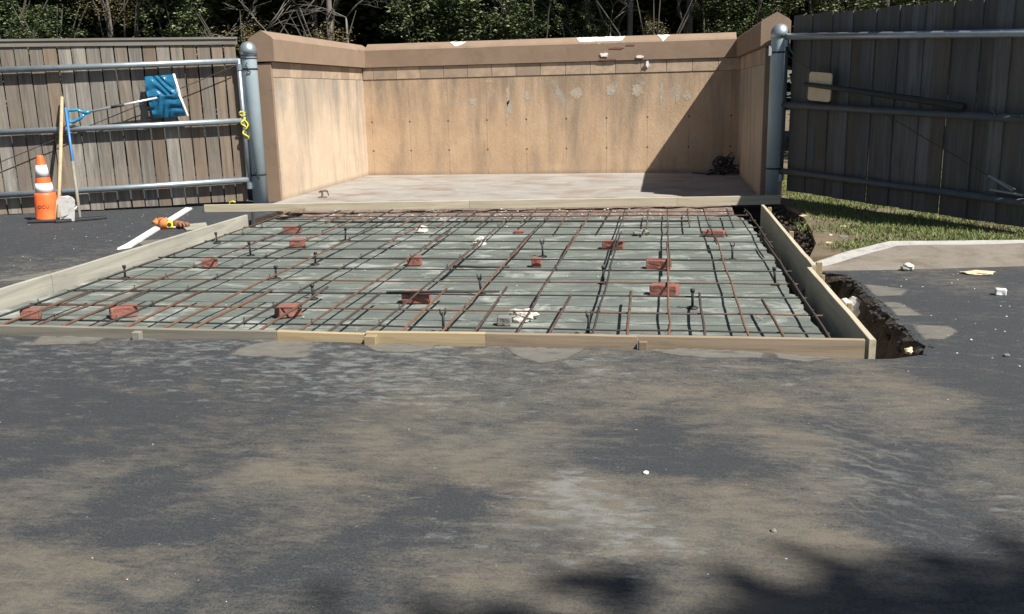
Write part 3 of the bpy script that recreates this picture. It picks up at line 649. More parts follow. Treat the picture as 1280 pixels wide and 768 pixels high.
stake(-1.80, 5.392, -.3, .082, 'yellow block stake at the joint of the two yellow front boards', .075)
stake(-.10, 5.392, -.3, .078, 'brown stake at the joint of the two brown front boards', .05, m='lumber_brown')
stake(1.265, 6.35, -.3, .112, 'stake outside the near right board, nearer the front corner', .03)
stake(1.25, 7.35, -.3, .110, 'stake outside the near right board close to the kerb', .03)
stake(1.295, 7.82, -.3, .125, 'stake at the end of the far right board by the kerb', .05)
stake(1.302, 9.6, -.3, .118, 'stake behind the middle of the far right board')
stake(1.305, 11.6, -.3, .115, 'stake behind the far end of the far right board')
stake(-5.24, 11.22, -.2, .13, 'dark leaning stake at the far left corner of the pad', .04, tilt=R(-28), m='rubber', tx=R(-14))
bm = BM(); bar(bm, (-5.16, 11.9, .03), (-4.98, 12.25, .035), .14, .04, .003)
tag(link('wood_offcut', bm, M['lumber_brown']), 'small brown timber offcut under the plank at the far left corner', 'offcut')

# ---------------------------------------------------------------- reinforcement
def rebar(a, b, r, m, label, group, seed, wob=.008):
    a, b = Vector(a), Vector(b); rnd = random.Random(seed); N = max(2, int((b-a).length/.45)); pts = []
    nd = Vector((-(b-a).y, (b-a).x, 0)).normalized()
    for i in range(N+1):
        p = a.lerp(b, i/N) - a; p += nd*rnd.uniform(-wob, wob); p.z += rnd.uniform(-.003, .003); pts.append(p)
    bm = BM(); tube(bm, pts, r, 6); o = link('rebar', bm, m, None, True); o.location = a; return tag(o, label, 'rebar', group)
XC = [1.035-.4885*i for i in range(13)]
for i, x in enumerate(XC):
    rnd = random.Random(100+i); n = ORD[i+1]; nm = 'rusty' if rnd.random() < .6 else 'dark'
    big_ = i in (2, 3, 4, 5, 6, 7, 9)
    fy = rnd.uniform(5.52, 5.6) if i < 12 else 5.62; sp = rnd.uniform(8.6, 9.6); ov = rnd.uniform(.7, 1.6) if big_ else .55; sk_ = rnd.uniform(-.02, .02)
    m = M['rebar'] if i in (0, 1, 2, 4, 5, 6, 7, 9, 11) else M['rebar_dark']; m2 = M['rebar_dark'] if i % 2 else M['rebar']
    side = -1 if i % 2 else 1; tilt = .02*noise.noise(Vector((i*3.3, 1, 1)))
    if i == 12: x = -4.80; sk_ = -.14
    rebar((x, fy, .034), (x+sk_, sp+ov/2, .033), .0085, m, f'front half of the {n} long rebar line from the right board', 'long rebars running front to back', i)
    rebar((x+side*.022+sk_, sp-ov/2, .034), (x+side*.015+(rnd.uniform(-.03, .03) if i < 12 else -.27), rnd.uniform(11.9, 12.2), .03), .008, m2, f'rear half of the {n} long rebar line from the right board', 'long rebars running front to back', 50+i)
for i in range(12):
    x = .765-.4885*i; rnd = random.Random(300+i)
    rebar((x+rnd.uniform(-.01, .01), 5.52, .036), (x+rnd.uniform(-.06, .03), rnd.uniform(6.75, 7.15), .04), .010, M['rebar'], f'short rusty rebar at the front edge, {ORD[i+1]} from the right', 'short rebars along the front edge', 70+i, .004)
for i in range(11):
    x = .80-.4885*i; rnd = random.Random(400+i)
    rebar((x+rnd.uniform(-.02, .02), rnd.uniform(10.3, 10.8), .036), (x+rnd.uniform(-.03, .03), rnd.uniform(11.85, 12.1), .04), .0095, M['rebar'] if i % 3 else M['rebar_dark'], f'short rebar at the back edge, {ORD[i+1]} from the right', 'short rebars along the back edge', 90+i, .004)
YR = [5.87, 6.36, 6.91, 7.42, 7.95, 8.47, 9.03, 9.53, 10.02, 10.56, 11.10, 11.58, 11.93]
RE = [1.05, 1.10, 1.07, 1.08, 1.08, 1.07, 1.0, 1.09, 1.10, 1.12, 1.08, 1.06, .9]
for i, y in enumerate(YR):
    rnd = random.Random(500+i)
    rebar((-4.86-(y-5.9)*.046+rnd.uniform(-.05, .02), y+rnd.uniform(-.05, .02), .017), (RE[i]+rnd.uniform(-.01, .03), y+.02, .017), .0068, M['rebar_dark'] if i not in (1, 3) else M['rebar'], f'rebar running left to right across the pad, {ORD[i+1]} from the front board', 'rebars running left to right', 120+i, .012)
# thin lower wires of the old mesh, lying on the base
for i, y in enumerate([6.1, 6.62, 7.18, 7.68, 8.22, 8.75]):
    rebar((-5.1, y, -.040), (.95, y+.02, -.042), .0035, M['rebar_dark'], f'thin mesh wire low on the base, {ORD[i+1]} from the front board', 'thin mesh wires', 150+i, .01)
rebar((-4.3, 11.30, -.02), (.35, 11.42, -.02), .014, M['rebar_dark'], 'thick dark rebar lying low across the rear of the pad', 'rebars running left to right', 170, .03)
rebar((-1.9, 8.02, .03), (-1.35, 8.05, .02), .012, M['rebar_dark'], 'short dark rebar offcut lying across the middle of the mat', 'rebars running left to right', 171, .01)
rebar((-1.25, 6.96, .035), (-2.15, 6.90, .03), .011, M['rebar_dark'], 'short grey rebar offcut right of the brick near the front', 'rebars running left to right', 172, .01)
# wire ties at crossings
bm = BM(); tube(bm, [(-.02, -.02, -.02), (0, 0, .012), (.004, .004, .034)], .0024, 4); tube(bm, [(.02, .02, -.02), (.002, 0, .012), (-.008, .006, .030)], .0024, 4); tube(bm, [(.016, -.016, -.018), (0, 0, .013), (-.018, .016, -.018)], .0026, 4)
tie0 = link('wire_tie', bm, M['iron']); tag(tie0, 'thin twisted wire tie at a crossing of two rebars', 'wire tie', 'wire ties on the rebar mat')
rnd = random.Random(77); first = True
for i, x in enumerate(XC):
    for j, y in enumerate(YR):
        if rnd.random() > .62: continue
        o = tie0 if first else tie0.copy()
        if not first: col.objects.link(o)
        o['label'] = f'wire tie where {ORD[i+1]} long rebar from right meets {ORD[j+1]} cross rebar from front'; first = False; o.location = (x+rnd.uniform(-.006, .006), y+.0, .032); o.rotation_euler.z = rnd.uniform(0, 6.28)
# upright chairs
def chair_mesh(h, fork):
    bm = BM(); tube(bm, [(0, 0, 0), (0, 0, h)], .010, 8); lathe(bm, [(.03, 0), (.045, .004), (.042, .012), (.016, .02)], 12)
    if fork:
        tube(bm, [(0, 0, h-.03), (-.018, 0, h-.005), (-.020, 0, h+.03)], .006, 6); tube(bm, [(0, 0, h-.03), (.018, 0, h-.005), (.020, 0, h+.03)], .006, 6)
    else: tube(bm, [(0, 0, h-.02), (0, 0, h+.004)], .017, 8)
    return bm
ch = [(-4.99, 7.83, 0, 'nearest the long left form board'), (-5.10, 9.91, 0, 'beside the far end of the left form board'), (-4.30, 9.07, 0, 'right of the lone brick at left'), (-3.50, 7.86, 0, 'in the left middle of the mat'), (-2.83, 7.05, 0, 'behind the brick at left front'),
      (-3.40, 8.59, 0, 'in the upper left of the mat'), (-3.61, 10.10, 0, 'right of the paired bricks at far left'), (-1.46, 7.28, 1, 'in the centre just right of the large brick'), (-1.18, 9.10, 1, 'behind the small square brick in the centre'), (-.49, 7.81, 0, 'under the fourth rebar line from the right'),
      (.24, 6.91, 0, 'beside the short front rebar right of the near bricks'), (.68, 8.98, 1, 'in the rear right of the mat'), (.95, 7.81, 0, 'at the edge of the base by the right trench'), (-1.49, 6.05, 1, 'against the front board near its middle'), (-.48, 6.05, 1, 'against the front board right of the pale stone')]
for x, y, fk, wh in ch:
    o = link('rebar_support', chair_mesh(.125 + (.025 if (x*7) % 1 > .5 else 0), fk), M['iron'], None, True); o.location = (x, y, -.072); o.rotation_euler = (random.uniform(-.08, .08), random.uniform(-.1, .1), random.uniform(0, 3))
    tag(o, 'short black upright rebar support ' + wh, 'rebar support', 'black rebar supports')
# bricks under the bars
def brick(x, y, L, wd, h, rz, label, m='brick', seed=0, z=-.068):
    bm = BM(); box(bm, (0, 0, h/2), (L, wd, h), bev=.006)
    bmesh.ops.subdivide_edges(bm, edges=bm.edges, cuts=2, use_grid_fill=True)
    for v in bm.verts: v.co += Vector((noise.noise(v.co*25+Vector((seed, 0, 0))), noise.noise(v.co*25+Vector((0, seed, 0))), noise.noise(v.co*25+Vector((0, 0, seed)))*.5))*.007
    o = link('brick', bm, M[m]); o.location = (x, y, z); o.rotation_euler.z = R(rz); tag(o, label, 'brick', 'bricks propping up the rebar'); return o
BR = [(-4.80, 6.23, .13, .10, .085, 20, 'pinkish half brick in the front left corner of the pad'), (-4.10, 6.36, .20, .11, .085, 38, 'red brick near the front left, second from the left corner'),
 (-4.42, 8.40, .13, .10, .085, 8, 'red half brick alone at left beside the form board'), (-4.50, 10.70, .22, .10, .08, 15, 'far left red brick closest to the back plank'), (-4.02, 9.68, .17, .10, .085, 20, 'red brick just in front of the far left one'),
 (-2.80, 6.46, .18, .11, .085, 45, 'red brick under a rusty rebar at left front'), (-2.38, 8.60, .13, .10, .09, 5, 'small red brick in the left middle of the mat'), (-1.93, 6.98, .22, .11, .09, 4, 'large red brick in front centre of the mat'),
 (-1.17, 8.56, .09, .10, .085, 0, 'small square pinkish brick in the centre of the mat'), (-.50, 9.62, .22, .10, .08, -8, 'red brick under the fourth rebar line from the right'), (-.02, 8.50, .22, .10, .085, -10, 'red brick right of centre, farther of the near pair'),
 (.03, 7.38, .22, .11, .085, -14, 'red brick right of centre, nearer of the near pair'), (.58, 10.45, .24, .10, .07, -10, 'red brick at far right near the shaded corner')]
for k, (x, y, L, wd, h, rz, lb) in enumerate(BR): brick(x, y, L, wd, h, rz, lb, seed=k*3.1)
brick(-1.67, 10.73, .12, .09, .03, 5, 'thin pinkish brick sliver at the rear middle of the pad', seed=60)
def stone(x, y, z, s, m, label, seed, rough=.3, rz=0., name='stone', group='loose stones', sub=3):
    bm = BM(); lump(bm, (0, 0, 0), s, seed, sub, rough, rz)
    o = link(name, bm, M[m]); o.location = (x, y, z); tag(o, label, 'stone', group); return o
stone(-.23, 10.55, -.04, (.18, .13, .075), 'greystone', 'grey stone at the rear right of the pad behind the bricks', 1)
stone(-2.86, 10.73, -.035, (.15, .11, .09), 'stone', 'cream stone at the rear left middle of the pad', 2)
stone(-1.96, 9.76, -.03, (.14, .11, .10), 'stone', 'white stone under a rebar in the rear middle of the pad', 3)
stone(-1.00, 6.45, -.035, (.19, .16, .11), 'stone', 'large white stone near the front board', 4, .35)
brick(-1.10, 6.30, .10, .07, .065, 0, 'grey block leaning on the large white stone near the front', 'greystone', 9)
stone(1.27+.80, 8.13, .03, (.10, .08, .07), 'stone', 'cream stone at the foot of the kerb', 6, .2)
stone(2.60, 8.02, .008, (.24, .13, .03), 'tan', 'flat tan slab fragment on the asphalt below the kerb', 7, .3)
stone(1.44, 5.49, .02, (.040, .032, .028), 'tan', 'pale pebble on the lip of the trench beside the corner, lower one', 8, .3)
stone(1.47, 5.60, .0, (.040, .034, .03), 'tan', 'pale pebble on the lip of the trench beside the corner, upper one', 9, .3)
stone(1.47, 7.30, -.16, (.20, .34, .22), 'stone', 'pale lump of old concrete in the trench by the near right board', 10, .35)
stone(-.05, 3.60, .004, (.024, .022, .013), 'whitepaint', 'single white pebble in the middle of the foreground asphalt', 11, .2, sub=2)
stone(1.98, 5.50, .008, (.035, .03, .02), 'greystone', 'small dark pebble on the asphalt right of the trench', 12, .2, sub=2)
stone(.41, 3.13, .004, (.022, .02, .014), 'greystone', 'small dark pebble in the right foreground asphalt', 13, .2, sub=2)
o = brick(2.50, 7.18, .075, .05, .05, -8, 'small white block lying alone on the asphalt at right', 'whitepaint', 13, z=0.0); o['group'] = 'loose stones'; o.name = 'white_block'; o['category'] = 'block'
for k in range(9):
    rr = random.Random(900+k); stone([1.78, 1.62, 1.83, 1.72, 1.7, 1.95, 1.75, 1.66, 1.88][k], [9.1, 9.3, 9.7, 9.8, 10.1, 10.4, 10.8, 11.3, 11.6][k], .05, (rr.uniform(.04, .10), rr.uniform(.03, .06), .02), 'tan' if k % 2 else 'greystone', 'small flat stone chip on the bare soil, ' + ORD[k+1] + ' nearest the kerb', 20+k, .3, group='stone chips on the soil', sub=2)

# ---------------------------------------------------------------- tools and small things on the left
cone = thing('traffic_cone', 'orange traffic cone with two white bands on black base by the left gate', 'cone', (-8.22, 11.28, 0), R(12))
bm = BM(); box(bm, (0, 0, .018), (.40, .40, .036), bev=.012); link('base', bm, M['rubber'], cone)
bm = BM(); lathe(bm, [(.158, .034), (.150, .05), (.148, .20), (.136, .36), (.128, .385), (.117, .39), (.098, .52), (.097, .53), (.088, .60), (.087, .605), (.062, .76), (.061, .765), (.043, .872), (.038, .885)], 32)
link('cone_body', bm, M['orange'], cone, True)
bm = BM(); lathe(bm, [(.1205, .388), (.101, .518)], 32); link('white_band', bm, M['reflect'], cone, True)
bm = BM(); lathe(bm, [(.091, .60), (.065, .758)], 32); link('white_band', bm, M['reflect'], cone, True)
cu = bpy.data.curves.new('t', 'FONT'); cu.body = 'OCU'; cu.size = .065; cu.align_x = 'CENTER'; cu.extrude = .001; tmp = bpy.data.objects.new('t', cu); col.objects.link(tmp)
dg = bpy.context.evaluated_depsgraph_get(); me = bpy.data.meshes.new_from_object(tmp.evaluated_get(dg)); bpy.data.objects.remove(tmp)
for v in me.vertices:
    x, y, z = v.co; a = x/.15; r = .1515+z
    v.co = (math.sin(a)*r, -math.cos(a)*r, .19+y)
me.materials.clear(); me.materials.append(mat('faded_ink', (.22, .05, .03), .8))
o = bpy.data.objects.new('lettering', me); col.objects.link(o); o.parent = cone; o.rotation_euler.z = R(8)

def ptz(p): return Vector(p)
# square shovel with wooden handle
sv = thing('square_shovel', 'wooden handled square shovel with white blade leaning on left gate behind the cone', 'shovel')
H0 = Vector((-7.99, 11.17, .06)); H1 = Vector((-8.43, 12.22, 1.64))
bm = BM(); tube(bm, [H0, H0.lerp(H1, .5)+Vector((.004, 0, 0)), H1], [.024, .025, .022], 10); link('handle', bm, M['handlewood'], sv, True)
bm = BM(); c0 = Vector((-7.93, 11.20, 0))
P = [(-.13, .0), (.15, .0), (.14, .27), (.10, .31), (.02, .33), (-.10, .32), (-.13, .27)]
f = [bm.verts.new((c0.x+x, c0.y-.01+z*.3+(.02 if abs(x) < .07 else 0), .012+z)) for x, z in P]; b = [bm.verts.new((v.co.x, v.co.y+.012, v.co.z)) for v in f]
bm.faces.new(f); bm.faces.new(b[::-1])
for k in range(7): bm.faces.new((f[k], f[(k+1) % 7], b[(k+1) % 7], b[k]))
bmesh.ops.recalc_face_normals(bm, faces=bm.faces); link('blade', bm, M['scuffed'], sv)
bm = BM(); bm2 = None; box(bm, (-8.13, 11.42, .13), (.12, .02, .25), Matrix.Rotation(R(-10), 3, 'X'), .004); tag(link('white_board', bm, M['scuffed']), 'small white board standing between the cone and the shovel blade', 'board')
# floor scraper with blue handle
sq = thing('push_broom', 'push broom with blue and grey handle and wide black head', 'broom')
A = Vector((-7.98, 11.08, .02)); B_ = Vector((-7.50, 11.50, .02)); bm = BM(); bar(bm, A, B_, .05, .035, .008); link('head', bm, M['rubber'], sq)
bm = BM(); bar(bm, A+Vector((0, 0, .02)), B_+Vector((0, 0, .02)), .03, .012); link('head_block', bm, M['iron'], sq)
h0 = Vector((-7.76, 11.30, .04)); h1 = Vector((-8.36, 12.17, 1.49)); hm = h0.lerp(h1, .50)
bm = BM(); tube(bm, [h0, hm], .0215, 10); link('lower_handle', bm, M['lumber_pale'], sq, True)
bm = BM(); tube(bm, [hm, h1], .017, 10); link('upper_handle', bm, M['blue2'], sq, True)
bm = BM(); tube(bm, [h0+Vector((0, -.03, .16)), h0+Vector((-.10, -.08, .06)), h0+Vector((-.2, -.12, .02))], .006, 6); link('brace', bm, M['alu'], sq, True)
# snow shovel hung on the gate
ss = thing('snow_shovel', 'blue plastic snow shovel with grey shaft lying on the left gate rail', 'snow shovel')
tl, tr, br_, bl_ = (1.31, 1.90), (.93, 1.925), (.80, 1.335), (1.24, 1.315)
bm = BM(); N = 28; Mx = 32; gridv = []
for j in range(Mx+1):
    row = []
    for i in range(N+1):
        fx = i/N; fz = j/Mx
        p = (Vector((*bl_, 0))*(1-fx)+Vector((*br_, 0))*fx)*(1-fz) + (Vector((*tl, 0))*(1-fx)+Vector((*tr, 0))*fx)*fz
        cv = .055*math.sin(math.pi*fz)**.8*(1-.2*fx) + .030*abs(math.sin((fz*2.6+fx*1.5*(1 if fz > .5 else -1)+.3*math.sin(fx*7+fz*3))*math.pi*1.5)) - .03*fx*(1-math.sin(math.pi*fz))
        edge_ = .015*math.sin(math.pi*fz)
        row.append(bm.verts.new((p.x+edge_*(1-fx), .12+cv, p.y)))
    gridv.append(row)
for j in range(Mx):
    for i in range(N): bm.faces.new((gridv[j][i], gridv[j][i+1], gridv[j+1][i+1], gridv[j+1][i]))
bmesh.ops.solidify(bm, geom=bm.faces, thickness=.006)
for v in bm.verts: v.co = gl.matrix_basis @ v.co
link('scoop', bm, M['blue'], ss, False)
bm = BM(); pts = [(v.co.x-.012, v.co.y, v.co.z) for v in []]
for k in range(Mx):
    fz0, fz1 = k/Mx, (k+1)/Mx
    def ep(fz): 
        p = Vector((*br_, 0))*(1-fz)+Vector((*tr, 0))*fz; cv = .055*math.sin(math.pi*fz)**.8*.8 - .03*(1-math.sin(math.pi*fz)); return Vector((p.x-.012, .125+cv, p.y))
    a_, b2 = ep(fz0), ep(fz1); bar(bm, a_, b2, .032, .032)
for v in bm.verts: v.co = gl.matrix_basis @ v.co
link('wear_strip', bm, M['whitepaint'], ss)
bm = BM(); s0 = (1.16, .195, 1.60); s1 = (2.12, .15, 1.425); tube(bm, [s0, s1], .0165, 10)
for v in bm.verts: v.co = gl.matrix_basis @ v.co
link('shaft', bm, M['alu'], ss, True)
bm = BM(); tube(bm, [(1.62, .19, 1.515), (1.80, .178, 1.483)], .0195, 10)
for v in bm.verts: v.co = gl.matrix_basis @ v.co
link('shaft_grip', bm, M['rubber'], ss, True)
bm = BM(); tube(bm, [(2.10, .15, 1.428), (2.18, .15, 1.413)], .028, 8)
tube(bm, [(2.17, .15, 1.415), (2.26, .15, 1.46), (2.36, .15, 1.455), (2.395, .15, 1.44), (2.385, .15, 1.30), (2.35, .15, 1.285), (2.24, .15, 1.335), (2.17, .15, 1.40)], .021, 8)
for v in bm.verts: v.co = gl.matrix_basis @ v.co
link('d_grip', bm, M['blue'], ss, True)
# white plank on the asphalt
bm = BM()
def quad_prism(bm, P, z0, z1): prism(bm, P, z0, z1)
quad_prism(bm, [(-5.775, 8.98), (-5.70, 9.12), (-6.78, 12.52), (-6.90, 12.55), (-5.84, 9.25)], .004, .026)
tag(link('white_plank', bm, M['whitepaint']), 'long narrow white painted plank lying on asphalt left of the pad', 'plank')
bm = BM(); prism(bm, [(-6.04, 10.80), (-5.80, 11.02), (-5.56, 10.60), (-5.74, 10.40)], .004, .018); tag(link('thin_board', bm, M['lumber_pale']), 'thin pale board on asphalt right of the tape measure', 'board')
def glove(x, y, z, rz, m, label, s=1.):
    g = BM(); lump(g, (0, 0, .035), (.11, .10, .07), 3, 3, .12)
    for k, a in enumerate((-.35, -.12, .10, .32)):
        L = (.085, .10, .095, .075)[k]; d = Vector((math.cos(a), math.sin(a), 0)); p = Vector((.03, (-.036+.024*k), .035))
        tube(g, [p, p+d*L*.5+Vector((0, 0, .018)), p+d*L*.85+Vector((0, 0, .006)), p+d*L+Vector((0, 0, -.012))], [.015, .015, .014, .008], 8)
    tube(g, [(0, .035, .03), (.03, .075, .04), (.06, .085, .03)], [.017, .016, .010], 8)
    tube(g, [(-.03, 0, .032), (-.085, 0, .03), (-.11, 0, .028)], [.042, .045, .05], 12)
    o = link('work_glove', g, m, None, True); o.location = (x, y, z); o.rotation_euler.z = R(rz); o.scale = (s, s, s*1.2); tag(o, label, 'glove', 'work gloves on the plank')
glove(-6.17, 10.62, .024, 130, M['leather'], 'orange leather work glove lying on the white plank', 1.25)
glove(-5.93, 10.62, .002, -30, M['brownglove'], 'brown work glove on asphalt right of the tape measure', 1.0)
tp = thing('tape_measure', 'yellow tape measure lying between the two work gloves', 'tape measure', (-6.045, 10.56, 0), R(20))
bm = BM(); box(bm, (0, 0, .055), (.085, .045, .095), bev=.014); link('case', bm, M['tapeyellow'], tp)
bm = BM(); lathe(bm, [(.024, -.026), (.026, -.024), (.026, .0)], 16)
for v in bm.verts: v.co = Vector((v.co.x, v.co.z, v.co.y+.055))
link('face_disc', bm, M['rubber'], tp)
bm = BM(); box(bm, (.055, 0, .02), (.03, .03, .012), bev=.003); link('tape_tip', bm, M['whitepaint'], tp)

# right gate: flat blade with a long dark handle
hs = thing('flat_tool', 'tan square blade with long black handle hung on the right gate rail', 'tool')
bm = BM(); rp = []
for cx_, cz_, a0 in ((.965, 1.67, 0), (.615, 1.68, 90), (.615, 1.40, 180), (.965, 1.395, 270)):
    for k_ in range(6): a_ = R(a0+k_*18); rp.append((cx_+.038*math.cos(a_), cz_+.038*math.sin(a_)))
fa = [bm.verts.new((x, -.150, z)) for x, z in rp]; fb = [bm.verts.new((x, -.135, z)) for x, z in rp]
bm.faces.new(fa); bm.faces.new(fb[::-1])
for k_ in range(24): bm.faces.new((fa[k_], fa[(k_+1) % 24], fb[(k_+1) % 24], fb[k_]))
bmesh.ops.recalc_face_normals(bm, faces=bm.faces)
for v in bm.verts: v.co = gr.matrix_basis @ (Matrix.Translation((.79, 0, 1.54)) @ Matrix.Rotation(R(3.), 4, 'Y') @ Matrix.Translation((-.79, 0, -1.54)) @ v.co)
link('blade', bm, M['tan'], hs)
bm = BM(); tube(bm, [(.53, -.175, 1.575), (1.4, -.17, 1.49), (3.04, -.13, 1.30)], [.026, .034, .040], 10)
for v in bm.verts: v.co = gr.matrix_basis @ v.co
link('handle', bm, M['rubber'], hs, True)

# enclosure odds and ends
bm = BM(); rnd = random.Random(31)
for k in range(9):
    c = Vector((1.10+rnd.uniform(-.14, .12), 17.38+rnd.uniform(-.18, .12), .05+.03*k)); r = rnd.uniform(.08, .19)*(1-.05*k); P = []
    for i in range(30):
        a = i*.30+k; P.append(c+Vector((math.cos(a)*r*1.25, math.sin(a)*r*.8, .05*math.sin(a*1.7+k)+.012*rnd.uniform(-1, 1))))
    P = [p if p.z > .025 else Vector((p.x, p.y, .025)) for p in P]; tube(bm, P, .012 if k % 2 else .016, 6)
tube(bm, [(1.22, 17.5, .1), (1.30, 17.5, .3), (1.26, 17.52, .40), (1.16, 17.5, .30)], .014, 6); tube(bm, [(1.0, 17.3, .03), (.8, 17.32, .03), (.62, 17.42, .035), (.55, 17.55, .03)], .014, 6)
tag(link('hose_tangle', bm, M['galv' if False else 'cable'], None, True), 'tangled black hose heaped in the shaded back right corner of enclosure', 'hose')
rnd = random.Random(32)
bm = BM()
for k in range(7): lump(bm, (rnd.uniform(.62, 1.15), rnd.uniform(17.2, 17.6), .03), (.07, .03, .03), k, 1, .3)
bm.free()
bk = BM(); tube(bk, [(0, 0, .0), (0, 0, .10), (.05, 0, .115), (.09, 0, .10)], .018, 8); box(bk, (0, 0, .008), (.12, .09, .016)); tube(bk, [(.09, 0, .10), (.10, .01, .03)], .01, 6); tube(bk, [(-.05, 0, .09), (.0, 0, .11)], .016, 6)
o = link('pipe_stub', bk, M['redsoil']); o.location = (-5.28, 13.85, .012); tag(o, 'small rusty bent pipe stub on the slab by the left side wall', 'pipe')

# ---------------------------------------------------------------- trees
def leafmesh(name, seed, n, rx, ry, rz, size, clumps, m, hollow=.35):
    rnd = random.Random(seed); bm = BM(); cs = []
    for _ in range(clumps):
        v = Vector((rnd.gauss(0, 1), rnd.gauss(0, 1), rnd.gauss(0, 1))).normalized()*(hollow+(1-hollow)*rnd.random()**.6)
        cs.append((v, rnd.uniform(.10, .26)))
    for i in range(n):
        c, r = cs[rnd.randrange(clumps)]
        p = c+Vector((rnd.gauss(0, 1), rnd.gauss(0, 1), rnd.gauss(0, .8)))*r*.7
        p = Vector((p.x*rx, p.y*ry, p.z*rz)); s = size*rnd.uniform(.6, 1.3)
        q = Matrix.Rotation(rnd.uniform(0, 6.3), 3, 'Z') @ Matrix.Rotation(rnd.uniform(-1.1, 1.1), 3, 'X') @ Matrix.Rotation(rnd.uniform(-.6, .6), 3, 'Y')
        bm.faces.new([bm.verts.new(p+q @ Vector(k)*s) for k in ((-.55, 0, 0), (-.12, -.30, .05), (.62, 0, -.05), (-.08, .30, .05))])
    me = bpy.data.meshes.new(name); bm.to_mesh(me); bm.free(); me.materials.append(m); return me
def trunk_bm(h, r, seed, limbs=5, lean=.3, top=.35):
    rnd = random.Random(seed); bm = BM(); P = []; a = rnd.uniform(0, 6.3)
    for i in range(9):
        f = i/8; P.append(Vector((math.cos(a)*lean*f+rnd.uniform(-.05, .05)*f*h*.12, math.sin(a)*lean*f, h*f)))
    tube(bm, P, [r*(1-(1-top)*i/8) for i in range(9)], 9)
    for k in range(limbs):
        j = rnd.randrange(3, 8); b = rnd.uniform(0, 6.3); L = h*rnd.uniform(.18, .35); q = P[j]
        pts = [q, q+Vector((math.cos(b)*L*.5, math.sin(b)*L*.5, L*.35)), q+Vector((math.cos(b+.3)*L, math.sin(b+.3)*L, L*.8))]
        tube(bm, pts, [r*.45, r*.28, r*.12], 6)
    return bm
CR = [leafmesh('canopy_a', 1, 9000, 2.9, 2.6, 3.2, .20, 70, M['leaf_dark'], .2), leafmesh('canopy_b', 2, 9000, 3.2, 2.4, 2.8, .20, 80, M['leaf_dark'], .2)]
UN = [leafmesh('under_a', 3, 5200, 1.5, 1.0, 1.25, .095, 60, M['leaf_mid'], .3), leafmesh('under_b', 4, 4600, 1.3, 1.0, 1.2, .085, 50, M['leaf_mid'], .3), leafmesh('under_c', 5, 2200, 1.6, .9, 1.1, .08, 34, M['leaf_dry'], .3)]
def tree(x, y, h, r, cz, sc, crown, bark, label, cat='tree', name='tree', group='trees behind the enclosure', seed=0, lean=.3):
    t = thing(name, label, cat, (x, y, 0), 0, group); link('trunk', trunk_bm(h, r, seed, 5, lean), M[bark], t, True)
    o = bpy.data.objects.new('crown', crown); col.objects.link(o); o.parent = t; o.location = (0, 0, cz); o.rotation_euler.z = seed*1.3; o.scale = (sc, sc, sc)
    return t
# front row of trunks one can see above the wall
FT = [(-.78, 20.6, 6.5, .085, 'slim pale trunk rising behind the bare plaster patch of the back wall', 'barklight'), (.46, 20.9, 7, .10, 'straight grey trunk behind the right part of the back wall', 'barklight'), (-1.75, 20.7, 6.5, .06, 'thin grey trunk left of the slim pale trunk behind the wall', 'barklight'),
      (-7.5, 20.8, 6.5, .10, 'pale trunk among bare branches behind the left side wall', 'barklight'), (-8.15, 21.6, 6.5, .07, 'thin dark trunk just left of the pale trunk', 'bark'), (2.0, 20.4, 6, .06, 'thin trunk behind the right post and peaked coping', 'barklight'),
      (-12.6, 20.6, 7, .05, 'thin leaning trunk behind the left gate', 'barklight'), (-4.6, 22.8, 7, .12, 'dark trunk deep in the wood behind the middle of the wall', 'bark'), (4.6, 21.3, 7, .14, 'dark trunk behind the right gate', 'bark'), (-15.8, 21.5, 7, .14, 'dark trunk behind the far left of the left gate', 'bark')]
for k, (x, y, h, r, lb, bk_) in enumerate(FT):
    tree(x, y, h, r, 8.2+.5*math.sin(k*2.1), 1.0, CR[k % 2], bk_, lb, seed=k, lean=.25 if k != 6 else .9)
# deeper trees closing the wood
k = 0
for yy, dx, hh in ((23.6, 3.0, 5.2), (26.0, 3.4, 4.6), (28.5, 3.6, 5.4)):
    x = -24 + (dx/2 if k % 2 else 0)
    j = 0
    while x < 13:
        j += 1; row = {23.6: 'first', 26.0: 'second', 28.5: 'third'}[yy]
        tree(x+.5*math.sin(x*3), yy+.4*math.cos(x*2), 7, .13, hh+.5*math.sin(x), 1.0, CR[j % 2], 'bark', f'dark leafy tree in the {row} row of the wood, {ORD[j]} from the left', seed=30+k, group='dark trees deep in the wood'); x += dx; k += 1
CR2 = leafmesh('canopy_c', 6, 9000, 3.6, 1.3, 2.6, .24, 90, M['leaf_dark'], .1)
for i, x in enumerate([-21, -15.5, -10, -4.5, 1, 6.5, 12]):
    tree(x, 30.5, 6, .2, 2.9, 1.15, CR2, 'bark', f'dense dark tree closing the back of the wood, {ORD[i+1]} from the left', seed=70+i, group='dark trees deep in the wood')
